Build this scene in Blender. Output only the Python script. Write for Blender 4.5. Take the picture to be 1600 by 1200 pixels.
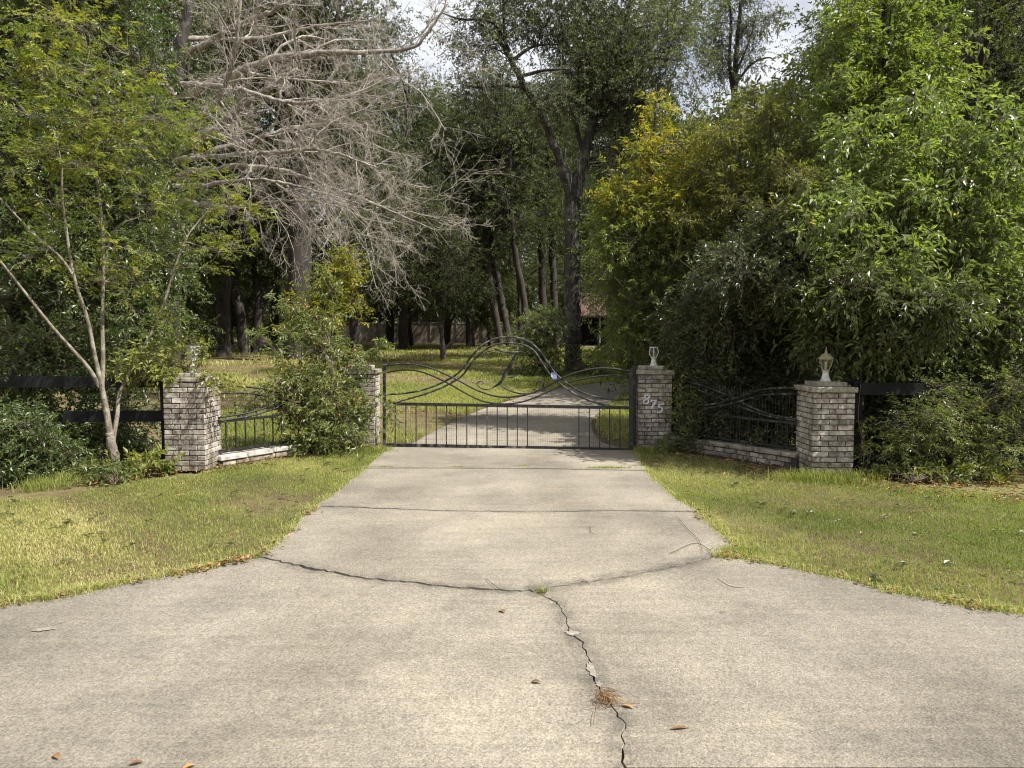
import bpy, bmesh, math, random
import numpy as np
from mathutils import Vector, Matrix

R = math.radians
C = bpy.context.scene.collection
for _o in list(bpy.data.objects):
    bpy.data.objects.remove(_o)

# ------------------------------------------------------------------ camera
FPX, CU, CV, PITCH, EYE = 1110.0, 800.0, 600.0, math.atan(70 / 1110.0), 1.63
cam_d = bpy.data.cameras.new('camera')
cam = bpy.data.objects.new('camera', cam_d)
C.objects.link(cam)
cam.location = (0, 0, EYE)
cam.rotation_euler = (R(90) - PITCH, 0, 0)
cam_d.sensor_width = 36.0
cam_d.lens = 36.0 * FPX / 1600.0
cam_d.clip_start, cam_d.clip_end = 0.05, 2000.0
scn = bpy.context.scene
scn.camera = cam

# ------------------------------------------------------------------ sky + sun
SUN_EL, SUN_AZ = 54.0, 111.0          # azimuth clockwise from +Y: the sun stands to the right, a little behind the camera
world = bpy.data.worlds.new('World')
scn.world = world
world.use_nodes = True
nt = world.node_tree
nt.nodes.clear()
n_out = nt.nodes.new('ShaderNodeOutputWorld')
n_bg = nt.nodes.new('ShaderNodeBackground')
n_sky = nt.nodes.new('ShaderNodeTexSky')
n_sky.sky_type = 'NISHITA'
n_sky.sun_disc = False
n_sky.sun_elevation = R(SUN_EL)
n_sky.sun_rotation = R(SUN_AZ)
n_sky.air_density, n_sky.dust_density, n_sky.ozone_density = 1.0, 1.2, 1.2
n_tc = nt.nodes.new('ShaderNodeTexCoord')
n_no = nt.nodes.new('ShaderNodeTexNoise')
n_no.inputs['Scale'].default_value = 3.2
n_no.inputs['Detail'].default_value = 7
n_no.inputs['Roughness'].default_value = 0.6
n_cr = nt.nodes.new('ShaderNodeValToRGB')
n_cr.color_ramp.elements[0].position, n_cr.color_ramp.elements[1].position = 0.26, 0.50
n_mx = nt.nodes.new('ShaderNodeMix')
n_mx.data_type = 'RGBA'
n_mx.inputs['B'].default_value = (10.2, 10.5, 11.2, 1)
nt.links.new(n_tc.outputs['Generated'], n_no.inputs['Vector'])
nt.links.new(n_no.outputs['Fac'], n_cr.inputs['Fac'])
nt.links.new(n_cr.outputs['Color'], n_mx.inputs['Factor'])
nt.links.new(n_sky.outputs['Color'], n_mx.inputs['A'])
nt.links.new(n_mx.outputs['Result'], n_bg.inputs['Color'])
nt.links.new(n_bg.outputs['Background'], n_out.inputs['Surface'])
n_bg.inputs['Strength'].default_value = 0.047

sun_d = bpy.data.lights.new('sun', 'SUN')
sun = bpy.data.objects.new('sun', sun_d)
C.objects.link(sun)
sun_d.energy, sun_d.angle, sun_d.color = 5.0, R(0.53), (1.0, 0.965, 0.91)
TO_SUN = Vector((math.sin(R(SUN_AZ)) * math.cos(R(SUN_EL)), math.cos(R(SUN_AZ)) * math.cos(R(SUN_EL)), math.sin(R(SUN_EL))))
sun.rotation_euler = TO_SUN.to_track_quat('Z', 'Y').to_euler()
sun.location = (30, -10, 40)

vs = scn.view_settings
vs.view_transform, vs.look, vs.gamma, vs.use_curve_mapping = 'Standard', 'None', 1.0, False
vs.exposure = 1.02
cy = scn.cycles
cy.max_bounces, cy.diffuse_bounces, cy.glossy_bounces, cy.transmission_bounces, cy.transparent_max_bounces = 7, 4, 2, 5, 4
cy.use_denoising = True
try:
    cy.denoiser = 'OPENIMAGEDENOISE'
    cy.denoising_input_passes = 'RGB_ALBEDO_NORMAL'
except Exception:
    pass
cy.caustics_reflective = cy.caustics_refractive = False
cy.sample_clamp_indirect = 6.0
cy.pixel_filter_type = 'BLACKMAN_HARRIS'
cy.filter_width = 1.15

# ------------------------------------------------------------------ pixel -> place (photo pixels 1600 x 1200, at a chosen distance)
CP, SP = math.cos(PITCH), math.sin(PITCH)


def ray(u, v):
    a, b = (u - CU) / FPX, (CV - v) / FPX
    return np.array((a, CP + b * SP, -SP + b * CP))


def P(u, v, Y):
    d = ray(u, v)
    return np.array((0, 0, EYE)) + d * (Y / d[1])


def gz(x, y):
    """Height of the ground: level to the gate, then rising a little over 2 % up the garden."""
    return 0.0233 * np.clip(np.asarray(y, float) - 11.0, 0, 79.0)


def G(u, v):
    d = ray(u, v)
    lo, hi = 0.5, 140.0
    for _ in range(50):
        m = (lo + hi) / 2
        p = np.array((0, 0, EYE)) + d * (m / d[1])
        if p[2] > gz(p[0], p[1]):
            lo = m
        else:
            hi = m
    p = np.array((0, 0, EYE)) + d * (lo / d[1])
    p[2] = gz(p[0], p[1])
    return p


def on_plane(u, v, a, b):
    """Where the ray meets the vertical plane through the ground points a and b."""
    d = ray(u, v)
    n = np.array((b[1] - a[1], -(b[0] - a[0]), 0.0))
    t = np.dot(n, np.array(a) - np.array((0, 0, EYE))) / np.dot(n, d)
    return np.array((0, 0, EYE)) + d * t


# ------------------------------------------------------------------ objects
def tag(o, label=None, cat=None, group=None, kind=None):
    for k, v in (('label', label), ('category', cat), ('group', group), ('kind', kind)):
        if v:
            o[k] = v
    return o


def thing(name, label, cat, loc=(0, 0, 0), rz=0.0, group=None):
    o = bpy.data.objects.new(name, None)
    o.empty_display_size = 0.2
    C.objects.link(o)
    o.location = tuple(float(c) for c in loc)
    o.rotation_euler = (0, 0, rz)
    return tag(o, label, cat, group)


def link(name, me, parent=None, loc=None):
    o = bpy.data.objects.new(name, me)
    C.objects.link(o)
    if parent is not None:
        o.parent = parent
    if loc is not None:
        o.location = tuple(float(c) for c in loc)
    return o


class Geo:
    """Triangles and quads gathered as arrays, linked as ONE mesh object."""

    def __init__(self):
        self.v, self.t, self.q, self.r, self.n = [], [], [], [], 0

    def add(self, v, t=None, q=None, r=None):
        v = np.asarray(v, np.float64).reshape(-1, 3)
        self.v.append(v)
        self.r.append(np.full(len(v), 0.5) if r is None else np.broadcast_to(np.asarray(r, float), (len(v),)))
        if t is not None and len(t):
            self.t.append(np.asarray(t, np.int64).reshape(-1, 3) + self.n)
        if q is not None and len(q):
            self.q.append(np.asarray(q, np.int64).reshape(-1, 4) + self.n)
        self.n += len(v)

    def mesh(self, name, mat, origin=(0, 0, 0), smooth=False):
        me = bpy.data.meshes.new(name)
        v = np.concatenate(self.v) - np.asarray(origin, float)
        t = np.concatenate(self.t) if self.t else np.zeros((0, 3), np.int64)
        q = np.concatenate(self.q) if self.q else np.zeros((0, 4), np.int64)
        me.vertices.add(len(v))
        me.vertices.foreach_set('co', v.astype(np.float32).ravel())
        idx = np.concatenate((t.ravel(), q.ravel())).astype(np.int32)
        me.loops.add(len(idx))
        me.loops.foreach_set('vertex_index', idx)
        me.polygons.add(len(t) + len(q))
        st = np.concatenate((np.arange(len(t)) * 3, len(t) * 3 + np.arange(len(q)) * 4)).astype(np.int32)
        me.polygons.foreach_set('loop_start', st)
        a = me.attributes.new('rnd', 'FLOAT', 'POINT')
        a.data.foreach_set('value', np.concatenate(self.r).astype(np.float32))
        me.update(calc_edges=True)
        me.polygons.foreach_set('use_smooth', np.full(len(t) + len(q), bool(smooth)))
        if mat is not None:
            me.materials.append(mat)
        return me

    def build(self, name, mat, parent=None, origin=None, smooth=False):
        if origin is None:
            origin = tuple(parent.location) if parent is not None else (0, 0, 0)
        return link(name, self.mesh(name, mat, origin, smooth), parent)


def norm(a):
    return a / np.maximum(np.linalg.norm(a, axis=-1, keepdims=True), 1e-9)


def box(geo, c, s, rz=0.0, jit=0.0, rng=None, r=0.5):
    c, h = np.asarray(c, float), np.asarray(s, float) / 2
    k = np.array([(x, y, z) for x in (-1, 1) for y in (-1, 1) for z in (-1, 1)], float) * h
    if jit:
        k = k + rng.uniform(-jit, jit, k.shape)
    ca, sa = math.cos(rz), math.sin(rz)
    k = np.stack((k[:, 0] * ca - k[:, 1] * sa, k[:, 0] * sa + k[:, 1] * ca, k[:, 2]), 1) + c
    geo.add(k, q=[(0, 1, 3, 2), (4, 6, 7, 5), (0, 4, 5, 1), (2, 3, 7, 6), (0, 2, 6, 4), (1, 5, 7, 3)], r=r)


def bevel_box_mesh(name, mat, s, bev, seed=0, jit=0.0):
    """A box with a chamfered edge and slightly uneven corners, about its own centre."""
    bm = bmesh.new()
    bmesh.ops.create_cube(bm, size=1.0)
    for v in bm.verts:
        v.co = Vector((v.co.x * s[0], v.co.y * s[1], v.co.z * s[2]))
    bmesh.ops.bevel(bm, geom=list(bm.edges), offset=bev, segments=1, affect='EDGES')
    rr = random.Random(seed)
    for v in bm.verts:
        v.co += Vector([rr.uniform(-jit, jit) for _ in range(3)])
    me = bpy.data.meshes.new(name)
    bm.to_mesh(me)
    bm.free()
    if mat is not None:
        me.materials.append(mat)
    return me


def catmull(pts, n):
    pts = np.asarray(pts, float)
    if len(pts) == 2:
        return pts[0] + (pts[1] - pts[0]) * np.linspace(0, 1, n)[:, None]
    p = np.vstack((2 * pts[0] - pts[1], pts, 2 * pts[-1] - pts[-2]))
    out = []
    for tt in np.linspace(0, len(pts) - 1 - 1e-6, n):
        i = int(tt)
        t = tt - i
        a, b, c, d = p[i:i + 4]
        out.append(0.5 * (2 * b + (c - a) * t + (2 * a - 5 * b + 4 * c - d) * t * t + (3 * b - a - 3 * c + d) * t ** 3))
    return np.array(out)


def tubes(geo, pts, rad, s=3, r=0.5, closed_end=False):
    """N tubes at once: pts (N, M, 3), rad (N, M)."""
    pts, rad = np.asarray(pts, float), np.asarray(rad, float)
    if not len(pts):
        return
    N, M = pts.shape[:2]
    d = norm(np.gradient(pts, axis=1))
    main = norm(pts[:, -1] - pts[:, 0])
    ref = np.where(np.abs(main[:, 2:3]) > 0.8, np.array([[1.0, 0.13, 0]]), np.array([[0.0, 0.1, 1.0]]))
    b = norm(np.cross(d, ref[:, None, :]))
    n = np.cross(b, d)
    a = np.arange(s) * 2 * math.pi / s
    ring = (pts[:, :, None, :] + rad[:, :, None, None] * (np.cos(a)[None, None, :, None] * b[:, :, None, :] + np.sin(a)[None, None, :, None] * n[:, :, None, :]))
    base = (np.arange(N) * M * s)[:, None, None]
    i = np.arange(M - 1)[None, :, None] * s
    j = np.arange(s)[None, None, :]
    k = (j + 1) % s
    q = np.stack((base + i + j, base + i + k, base + i + s + k, base + i + s + j), -1).reshape(-1, 4)
    rr = np.repeat(np.broadcast_to(np.asarray(r, float), (N,)), M * s)
    geo.add(ring.reshape(-1, 3), q=q, r=rr)
    if closed_end:
        for e in (0, M - 1):
            cap = np.arange(N)[:, None] * M * s + e * s + np.arange(s)[None, :]
            t = np.stack((np.repeat(cap[:, :1], s - 2, 1), cap[:, 1:-1], cap[:, 2:]), -1).reshape(-1, 3)
            geo.t.append(t + geo.n - N * M * s)


def tube(geo, pts, rad, n=16, s=8, caps=True, r=0.5):
    p = catmull(pts, n)
    rd = np.interp(np.linspace(0, 1, n), np.linspace(0, 1, len(rad)), rad) if hasattr(rad, '__len__') else np.full(n, rad)
    tubes(geo, p[None], rd[None], s, r, caps)
    return p, rd


def lathe(geo, prof, c, s=12, r=0.5):
    c = np.asarray(c, float)
    a = np.arange(s) * 2 * math.pi / s
    v = np.array([(pr * math.cos(t), pr * math.sin(t), z) for pr, z in prof for t in a]) + c
    q = [(i * s + j, i * s + (j + 1) % s, (i + 1) * s + (j + 1) % s, (i + 1) * s + j) for i in range(len(prof) - 1) for j in range(s)]
    geo.add(v, q=q, r=r)


# ------------------------------------------------------------------ materials
def new_mat(name):
    m = bpy.data.materials.new(name)
    m.use_nodes = True
    t = m.node_tree
    t.nodes.clear()
    o = t.nodes.new('ShaderNodeOutputMaterial')
    return m, t, o


def nd(t, typ, **kw):
    n = t.nodes.new(typ)
    for k, v in kw.items():
        if k.startswith('i_'):
            n.inputs[k[2:].replace('_', ' ')].default_value = v
        else:
            setattr(n, k, v)
    return n


def ramp(t, stops, fac=None, interp='LINEAR'):
    n = t.nodes.new('ShaderNodeValToRGB')
    n.color_ramp.interpolation = interp
    while len(n.color_ramp.elements) < len(stops):
        n.color_ramp.elements.new(0.5)
    for e, (p, c) in zip(n.color_ramp.elements, stops):
        e.position = p
        e.color = (*c, 1) if len(c) == 3 else c
    if fac is not None:
        t.links.new(fac, n.inputs['Fac'])
    return n


def noise(t, scale, detail=3, rough=0.5, vec=None, dim='3D'):
    n = nd(t, 'ShaderNodeTexNoise', i_Scale=scale, i_Detail=detail, i_Roughness=rough)
    if vec is not None:
        t.links.new(vec, n.inputs['Vector'])
    return n


def mix(t, fac, a, b, blend='MIX'):
    n = t.nodes.new('ShaderNodeMix')
    n.data_type = 'RGBA'
    n.blend_type = blend
    for key, val in (('Factor', fac), ('A', a), ('B', b)):
        s = n.inputs[key] if key != 'Factor' else n.inputs[0]
        if key != 'Factor':
            s = n.inputs[6] if key == 'A' else n.inputs[7]
        if isinstance(val, bpy.types.NodeSocket):
            t.links.new(val, s)
        elif key == 'Factor':
            s.default_value = val
        else:
            s.default_value = (*val, 1) if len(val) == 3 else val
    return n.outputs[2]


def objpos(t):
    return nd(t, 'ShaderNodeTexCoord').outputs['Object']


def leaf_mat(name, stops, trans=0.35, rough=0.42, tint=(1.5, 1.75, 0.55), spec=0.5):
    """Leaves: colour from each leaf's own random number, light passing through, a soft sheen."""
    m, t, o = new_mat(name)
    at = nd(t, 'ShaderNodeAttribute', attribute_name='rnd')
    cr = ramp(t, stops, at.outputs['Fac'])
    col = cr.outputs['Color']
    pb = nd(t, 'ShaderNodeBsdfPrincipled', i_Roughness=rough)
    pb.inputs['Specular IOR Level'].default_value = spec
    t.links.new(col, pb.inputs['Base Color'])
    tc = mix(t, 1.0, col, tint, 'MULTIPLY')
    tr = nd(t, 'ShaderNodeBsdfTranslucent')
    t.links.new(tc, tr.inputs['Color'])
    mx = nd(t, 'ShaderNodeMixShader')
    mx.inputs[0].default_value = trans
    t.links.new(pb.outputs[0], mx.inputs[1])
    t.links.new(tr.outputs[0], mx.inputs[2])
    t.links.new(mx.outputs[0], o.inputs['Surface'])
    return m


def bark_mat(name, c1, c2, c3=None, scale=9.0, stretch=0.22, bump=0.5):
    m, t, o = new_mat(name)
    mp = nd(t, 'ShaderNodeMapping')
    mp.inputs['Scale'].default_value = (1, 1, stretch)
    t.links.new(objpos(t), mp.inputs['Vector'])
    n1 = noise(t, scale, 5, 0.65, mp.outputs[0])
    n2 = noise(t, scale * 0.22, 3, 0.6, objpos(t))
    col = ramp(t, [(0.32, c1), (0.66, c2)], n1.outputs['Fac']).outputs['Color']
    if c3:
        f = ramp(t, [(0.52, (0, 0, 0)), (0.68, (1, 1, 1))], n2.outputs['Fac']).outputs['Color']
        col = mix(t, f, col, c3)
    pb = nd(t, 'ShaderNodeBsdfPrincipled', i_Roughness=0.9)
    t.links.new(col, pb.inputs['Base Color'])
    bp = nd(t, 'ShaderNodeBump', i_Strength=bump, i_Distance=0.04)
    t.links.new(n1.outputs['Fac'], bp.inputs['Height'])
    t.links.new(bp.outputs[0], pb.inputs['Normal'])
    t.links.new(pb.outputs[0], o.inputs['Surface'])
    return m


def plain_mat(name, stops, scale=8.0, rough=0.7, metal=0.0, bump=0.0, rnd_amt=0.0, detail=4, spec=0.5):
    """A surface mottled by noise; rnd_amt varies its value from object to object."""
    m, t, o = new_mat(name)
    n1 = noise(t, scale, detail, 0.6, objpos(t))
    if rnd_amt:
        oi = nd(t, 'ShaderNodeObjectInfo')
        ad = nd(t, 'ShaderNodeVectorMath', operation='ADD')
        sc = nd(t, 'ShaderNodeVectorMath', operation='SCALE')
        sc.inputs[0].default_value = (7.1, 3.7, 5.3)
        t.links.new(oi.outputs['Random'], sc.inputs['Scale'])
        t.links.new(objpos(t), ad.inputs[0])
        t.links.new(sc.outputs[0], ad.inputs[1])
        t.links.new(ad.outputs[0], n1.inputs['Vector'])
    col = ramp(t, stops, n1.outputs['Fac']).outputs['Color']
    if rnd_amt:
        mr = nd(t, 'ShaderNodeMapRange')
        mr.inputs['To Min'].default_value = 1 - rnd_amt
        mr.inputs['To Max'].default_value = 1 + rnd_amt
        t.links.new(oi.outputs['Random'], mr.inputs['Value'])
        col = mix(t, 1.0, col, mr.outputs[0], 'MULTIPLY')
    pb = nd(t, 'ShaderNodeBsdfPrincipled', i_Roughness=rough, i_Metallic=metal)
    pb.inputs['Specular IOR Level'].default_value = spec
    t.links.new(col, pb.inputs['Base Color'])
    if bump:
        n3 = noise(t, scale * 5, 4, 0.65, objpos(t))
        bp = nd(t, 'ShaderNodeBump', i_Strength=bump, i_Distance=0.01)
        t.links.new(n3.outputs['Fac'], bp.inputs['Height'])
        t.links.new(bp.outputs[0], pb.inputs['Normal'])
    t.links.new(pb.outputs[0], o.inputs['Surface'])
    return m


def weathered(m, scale=2.6):
    """Water streaks, soil splash and a little algae across whole walls."""
    t = m.node_tree
    pb = next(n for n in t.nodes if n.type == 'BSDF_PRINCIPLED')
    src = pb.inputs['Base Color'].links[0].from_socket
    pos = nd(t, 'ShaderNodeNewGeometry').outputs['Position']
    mp = nd(t, 'ShaderNodeMapping')
    mp.inputs['Scale'].default_value = (2.2, 2.2, 0.55)
    t.links.new(pos, mp.inputs['Vector'])
    n1 = noise(t, scale, 5, 0.7, mp.outputs[0])
    st = ramp(t, [(0.34, (0.60, 0.57, 0.53)), (0.50, (0.98, 0.97, 0.95)), (0.66, (1.15, 1.15, 1.14))], n1.outputs['Fac']).outputs['Color']
    col = mix(t, 1.0, src, st, 'MULTIPLY')
    n2 = noise(t, 5.0, 4, 0.7, pos)
    sx = nd(t, 'ShaderNodeSeparateXYZ')
    t.links.new(pos, sx.inputs[0])
    ad = nd(t, 'ShaderNodeMath', operation='MULTIPLY_ADD')
    ad.inputs[1].default_value = 0.5
    t.links.new(n2.outputs['Fac'], ad.inputs[0])
    t.links.new(sx.outputs['Z'], ad.inputs[2])
    mr = nd(t, 'ShaderNodeMapRange')
    mr.inputs['From Min'].default_value, mr.inputs['From Max'].default_value = 0.24, 0.46
    mr.inputs['To Min'].default_value, mr.inputs['To Max'].default_value = 0.75, 0.0
    t.links.new(ad.outputs[0], mr.inputs['Value'])
    col = mix(t, mr.outputs[0], col, mix(t, 1.0, col, (0.52, 0.47, 0.36), 'MULTIPLY'))
    n3 = noise(t, 6.5, 4, 0.7, pos)
    col = mix(t, ramp(t, [(0.60, (0, 0, 0)), (0.72, (0.5, 0.5, 0.5))], n3.outputs['Fac']).outputs['Color'], col, (0.075, 0.080, 0.045))
    t.links.new(col, pb.inputs['Base Color'])


def concrete_mat():
    m, t, o = new_mat('worn_concrete')
    p = objpos(t)
    fine = noise(t, 105, 2, 0.85, p)
    mid = noise(t, 26, 4, 0.7, p)
    agg = nd(t, 'ShaderNodeTexVoronoi', i_Scale=115.0)
    t.links.new(p, agg.inputs['Vector'])
    blotch = noise(t, 0.6, 6, 0.66, p)
    base = ramp(t, [(0.30, (0.140, 0.125, 0.102)), (0.48, (0.218, 0.194, 0.156)), (0.70, (0.300, 0.267, 0.214))], blotch.outputs['Fac']).outputs['Color']
    # faint broom strokes, running with each flare
    for rot, ph in ((0.42, 0.0), (-0.55, 13.0)):
        mp = nd(t, 'ShaderNodeMapping')
        mp.inputs['Location'].default_value = (ph, ph, 0)
        mp.inputs['Rotation'].default_value = (0, 0, rot)
        mp.inputs['Scale'].default_value = (0.5, 9.0, 1)
        t.links.new(p, mp.inputs['Vector'])
        streak = noise(t, 2.2, 4, 0.65, mp.outputs[0])
        st = ramp(t, [(0.35, (0.935, 0.935, 0.94)), (0.65, (1.04, 1.04, 1.035))], streak.outputs['Fac']).outputs['Color']
        base = mix(t, 1.0, base, st, 'MULTIPLY')
    md = ramp(t, [(0.30, (0.88, 0.88, 0.88)), (0.70, (1.08, 1.08, 1.07))], mid.outputs['Fac']).outputs['Color']
    base = mix(t, 1.0, base, md, 'MULTIPLY')
    fg = ramp(t, [(0.30, (0.64, 0.635, 0.63)), (0.48, (0.97, 0.965, 0.955)), (0.66, (1.27, 1.26, 1.23))], fine.outputs['Fac']).outputs['Color']
    base = mix(t, 1.0, base, fg, 'MULTIPLY')
    ag = ramp(t, [(0.0, (0.62, 0.61, 0.60)), (0.45, (1.0, 1.0, 1.0)), (0.9, (1.30, 1.28, 1.22))], agg.outputs['Color']).outputs['Color']
    base = mix(t, 0.8, base, ag, 'MULTIPLY')
    gr = noise(t, 0.85, 7, 0.72, p)
    gf = ramp(t, [(0.50, (0, 0, 0)), (0.66, (0.6, 0.6, 0.6))], gr.outputs['Fac']).outputs['Color']
    base = mix(t, gf, base, mix(t, 1.0, base, (0.66, 0.67, 0.70), 'MULTIPLY'))
    # the flares towards the road are greyer with old grime than the middle of the drive
    sx = nd(t, 'ShaderNodeSeparateXYZ')
    t.links.new(p, sx.inputs[0])
    ab = nd(t, 'ShaderNodeMath', operation='ABSOLUTE')
    t.links.new(sx.outputs['X'], ab.inputs[0])
    wob = noise(t, 0.7, 5, 0.65, p)
    wa = nd(t, 'ShaderNodeMath', operation='MULTIPLY_ADD')
    wa.inputs[1].default_value = 2.6
    t.links.new(wob.outputs['Fac'], wa.inputs[0])
    t.links.new(ab.outputs[0], wa.inputs[2])
    mr = nd(t, 'ShaderNodeMapRange')
    mr.inputs['From Min'].default_value, mr.inputs['From Max'].default_value = 2.3, 4.0
    t.links.new(wa.outputs[0], mr.inputs['Value'])
    base = mix(t, mr.outputs[0], base, mix(t, 1.0, base, (0.76, 0.77, 0.79), 'MULTIPLY'))
    # small dark spots and pale scuffs
    sp = noise(t, 9, 2, 0.5, p)
    base = mix(t, ramp(t, [(0.70, (0, 0, 0)), (0.76, (0.55, 0.55, 0.55))], sp.outputs['Fac']).outputs['Color'], base, mix(t, 1.0, base, (0.55, 0.54, 0.52), 'MULTIPLY'))
    sp2 = noise(t, 4.3, 4, 0.7, p)
    base = mix(t, ramp(t, [(0.66, (0, 0, 0)), (0.74, (0.8, 0.8, 0.8))], sp2.outputs['Fac']).outputs['Color'], base, mix(t, 1.0, base, (1.30, 1.29, 1.26), 'MULTIPLY'))
    # two faint darker wheel paths up the middle of the drive
    wv = nd(t, 'ShaderNodeTexWave', wave_type='BANDS', bands_direction='X', i_Scale=0.19, i_Distortion=1.2, i_Detail=2.0)
    wv.inputs['Phase Offset'].default_value = 1.2
    t.links.new(p, wv.inputs['Vector'])
    wf = ramp(t, [(0.45, (0, 0, 0)), (0.95, (0.5, 0.5, 0.5))], wv.outputs['Fac']).outputs['Color']
    base = mix(t, wf, base, mix(t, 1.0, base, (0.80, 0.79, 0.78), 'MULTIPLY'))
    pb = nd(t, 'ShaderNodeBsdfPrincipled', i_Roughness=0.9)
    pb.inputs['Specular IOR Level'].default_value = 0.2
    t.links.new(base, pb.inputs['Base Color'])
    bp = nd(t, 'ShaderNodeBump', i_Strength=0.7, i_Distance=0.006)
    t.links.new(fine.outputs['Fac'], bp.inputs['Height'])
    t.links.new(bp.outputs[0], pb.inputs['Normal'])
    t.links.new(pb.outputs[0], o.inputs['Surface'])
    return m


def stain_mat():
    """Grime along the cracks: dark where the strip's own centre value and a noise agree, clear elsewhere."""
    m, t, o = new_mat('crack_grime')
    at = nd(t, 'ShaderNodeAttribute', attribute_name='rnd')
    n1 = noise(t, 7, 5, 0.7, objpos(t))
    n2 = noise(t, 90, 3, 0.8, objpos(t))
    a1 = nd(t, 'ShaderNodeMath', operation='MULTIPLY')
    mr = nd(t, 'ShaderNodeMapRange')
    mr.inputs['From Min'].default_value, mr.inputs['From Max'].default_value = 0.38, 0.68
    t.links.new(n1.outputs['Fac'], mr.inputs['Value'])
    t.links.new(mr.outputs[0], a1.inputs[0])
    t.links.new(at.outputs['Fac'], a1.inputs[1])
    a2 = nd(t, 'ShaderNodeMath', operation='MULTIPLY', use_clamp=True)
    a2.inputs[1].default_value = 0.70
    t.links.new(a1.outputs[0], a2.inputs[0])
    df = nd(t, 'ShaderNodeBsdfDiffuse')
    t.links.new(ramp(t, [(0.3, (0.055, 0.052, 0.048)), (0.7, (0.13, 0.124, 0.114))], n2.outputs['Fac']).outputs['Color'], df.inputs['Color'])
    tr = nd(t, 'ShaderNodeBsdfTransparent')
    mx = nd(t, 'ShaderNodeMixShader')
    t.links.new(a2.outputs[0], mx.inputs[0])
    t.links.new(tr.outputs[0], mx.inputs[1])
    t.links.new(df.outputs[0], mx.inputs[2])
    t.links.new(mx.outputs[0], o.inputs['Surface'])
    return m


def ground_mat():
    m, t, o = new_mat('lawn_soil')
    p = objpos(t)
    big = noise(t, 0.45, 4, 0.6, p)
    mid = noise(t, 3.5, 5, 0.7, p)
    fine = noise(t, 60, 4, 0.7, p)
    soil = ramp(t, [(0.3, (0.050, 0.034, 0.022)), (0.55, (0.115, 0.078, 0.050)), (0.75, (0.20, 0.145, 0.095))], fine.outputs['Fac']).outputs['Color']
    turf = ramp(t, [(0.3, (0.10, 0.098, 0.034)), (0.55, (0.18, 0.165, 0.062)), (0.75, (0.29, 0.245, 0.115))], fine.outputs['Fac']).outputs['Color']
    f = nd(t, 'ShaderNodeMath', operation='ADD')
    t.links.new(big.outputs['Fac'], f.inputs[0])
    t.links.new(mid.outputs['Fac'], f.inputs[1])
    ff = ramp(t, [(0.86, (0, 0, 0)), (1.0, (1, 1, 1))])
    mr = nd(t, 'ShaderNodeMapRange')
    mr.inputs['From Min'].default_value, mr.inputs['From Max'].default_value = 0.80, 1.16
    t.links.new(f.outputs[0], mr.inputs['Value'])
    col = mix(t, mr.outputs[0], turf, soil)
    pb = nd(t, 'ShaderNodeBsdfPrincipled', i_Roughness=0.95)
    pb.inputs['Specular IOR Level'].default_value = 0.1
    t.links.new(col, pb.inputs['Base Color'])
    bp = nd(t, 'ShaderNodeBump', i_Strength=0.8, i_Distance=0.02)
    t.links.new(fine.outputs['Fac'], bp.inputs['Height'])
    t.links.new(bp.outputs[0], pb.inputs['Normal'])
    t.links.new(pb.outputs[0], o.inputs['Surface'])
    return m


def glass_mat():
    m, t, o = new_mat('lamp_glass')
    g = nd(t, 'ShaderNodeBsdfGlossy', i_Roughness=0.12)
    tr = nd(t, 'ShaderNodeBsdfTransparent')
    tr.inputs['Color'].default_value = (0.86, 0.88, 0.82, 1)
    df = nd(t, 'ShaderNodeBsdfDiffuse')
    df.inputs['Color'].default_value = (0.5, 0.5, 0.42, 1)
    m1 = nd(t, 'ShaderNodeMixShader')
    m1.inputs[0].default_value = 0.03
    m2 = nd(t, 'ShaderNodeMixShader')
    m2.inputs[0].default_value = 0.07
    t.links.new(tr.outputs[0], m1.inputs[1])
    t.links.new(df.outputs[0], m1.inputs[2])
    t.links.new(m1.outputs[0], m2.inputs[1])
    t.links.new(g.outputs[0], m2.inputs[2])
    t.links.new(m2.outputs[0], o.inputs['Surface'])
    return m


M = {}
M['concrete'] = concrete_mat()
M['ground'] = ground_mat()
M['grime'] = stain_mat()
M['glass'] = glass_mat()
M['brick'] = plain_mat('whitewashed_brick', [(0.28, (0.095, 0.065, 0.050)), (0.40, (0.215, 0.175, 0.145)), (0.54, (0.37, 0.335, 0.29)), (0.72, (0.52, 0.49, 0.435))], 13, 0.9, 0, 0.6, 0.30)
weathered(M['brick'])
M['mortar'] = plain_mat('dark_mortar', [(0.3, (0.030, 0.026, 0.022)), (0.7, (0.085, 0.075, 0.064))], 30, 0.95, 0, 0.5)
M['cap_stone'] = plain_mat('weathered_cap_stone', [(0.3, (0.13, 0.115, 0.09)), (0.5, (0.27, 0.245, 0.19)), (0.7, (0.42, 0.39, 0.31))], 9, 0.9, 0, 0.7, 0.1)
weathered(M['cap_stone'], 4.0)
M['coping'] = plain_mat('pale_coping', [(0.3, (0.18, 0.165, 0.14)), (0.5, (0.38, 0.355, 0.31)), (0.7, (0.55, 0.52, 0.46))], 9, 0.9, 0, 0.7, 0.1)
M['coping_pale'] = plain_mat('fresh_chipped_concrete', [(0.3, (0.17, 0.15, 0.12)), (0.7, (0.29, 0.258, 0.205))], 40, 0.95, 0, 0.6)
M['iron'] = plain_mat('black_iron_with_lichen', [(0.52, (0.008, 0.008, 0.008)), (0.64, (0.03, 0.03, 0.028)), (0.76, (0.20, 0.195, 0.18))], 16, 0.55, 0, 0.2)
M['iron_pale'] = plain_mat('iron_faded_to_grey', [(0.42, (0.012, 0.012, 0.012)), (0.56, (0.055, 0.055, 0.050)), (0.72, (0.20, 0.197, 0.18))], 11, 0.8, 0, 0.3, 0, 4, 0.25)
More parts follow.
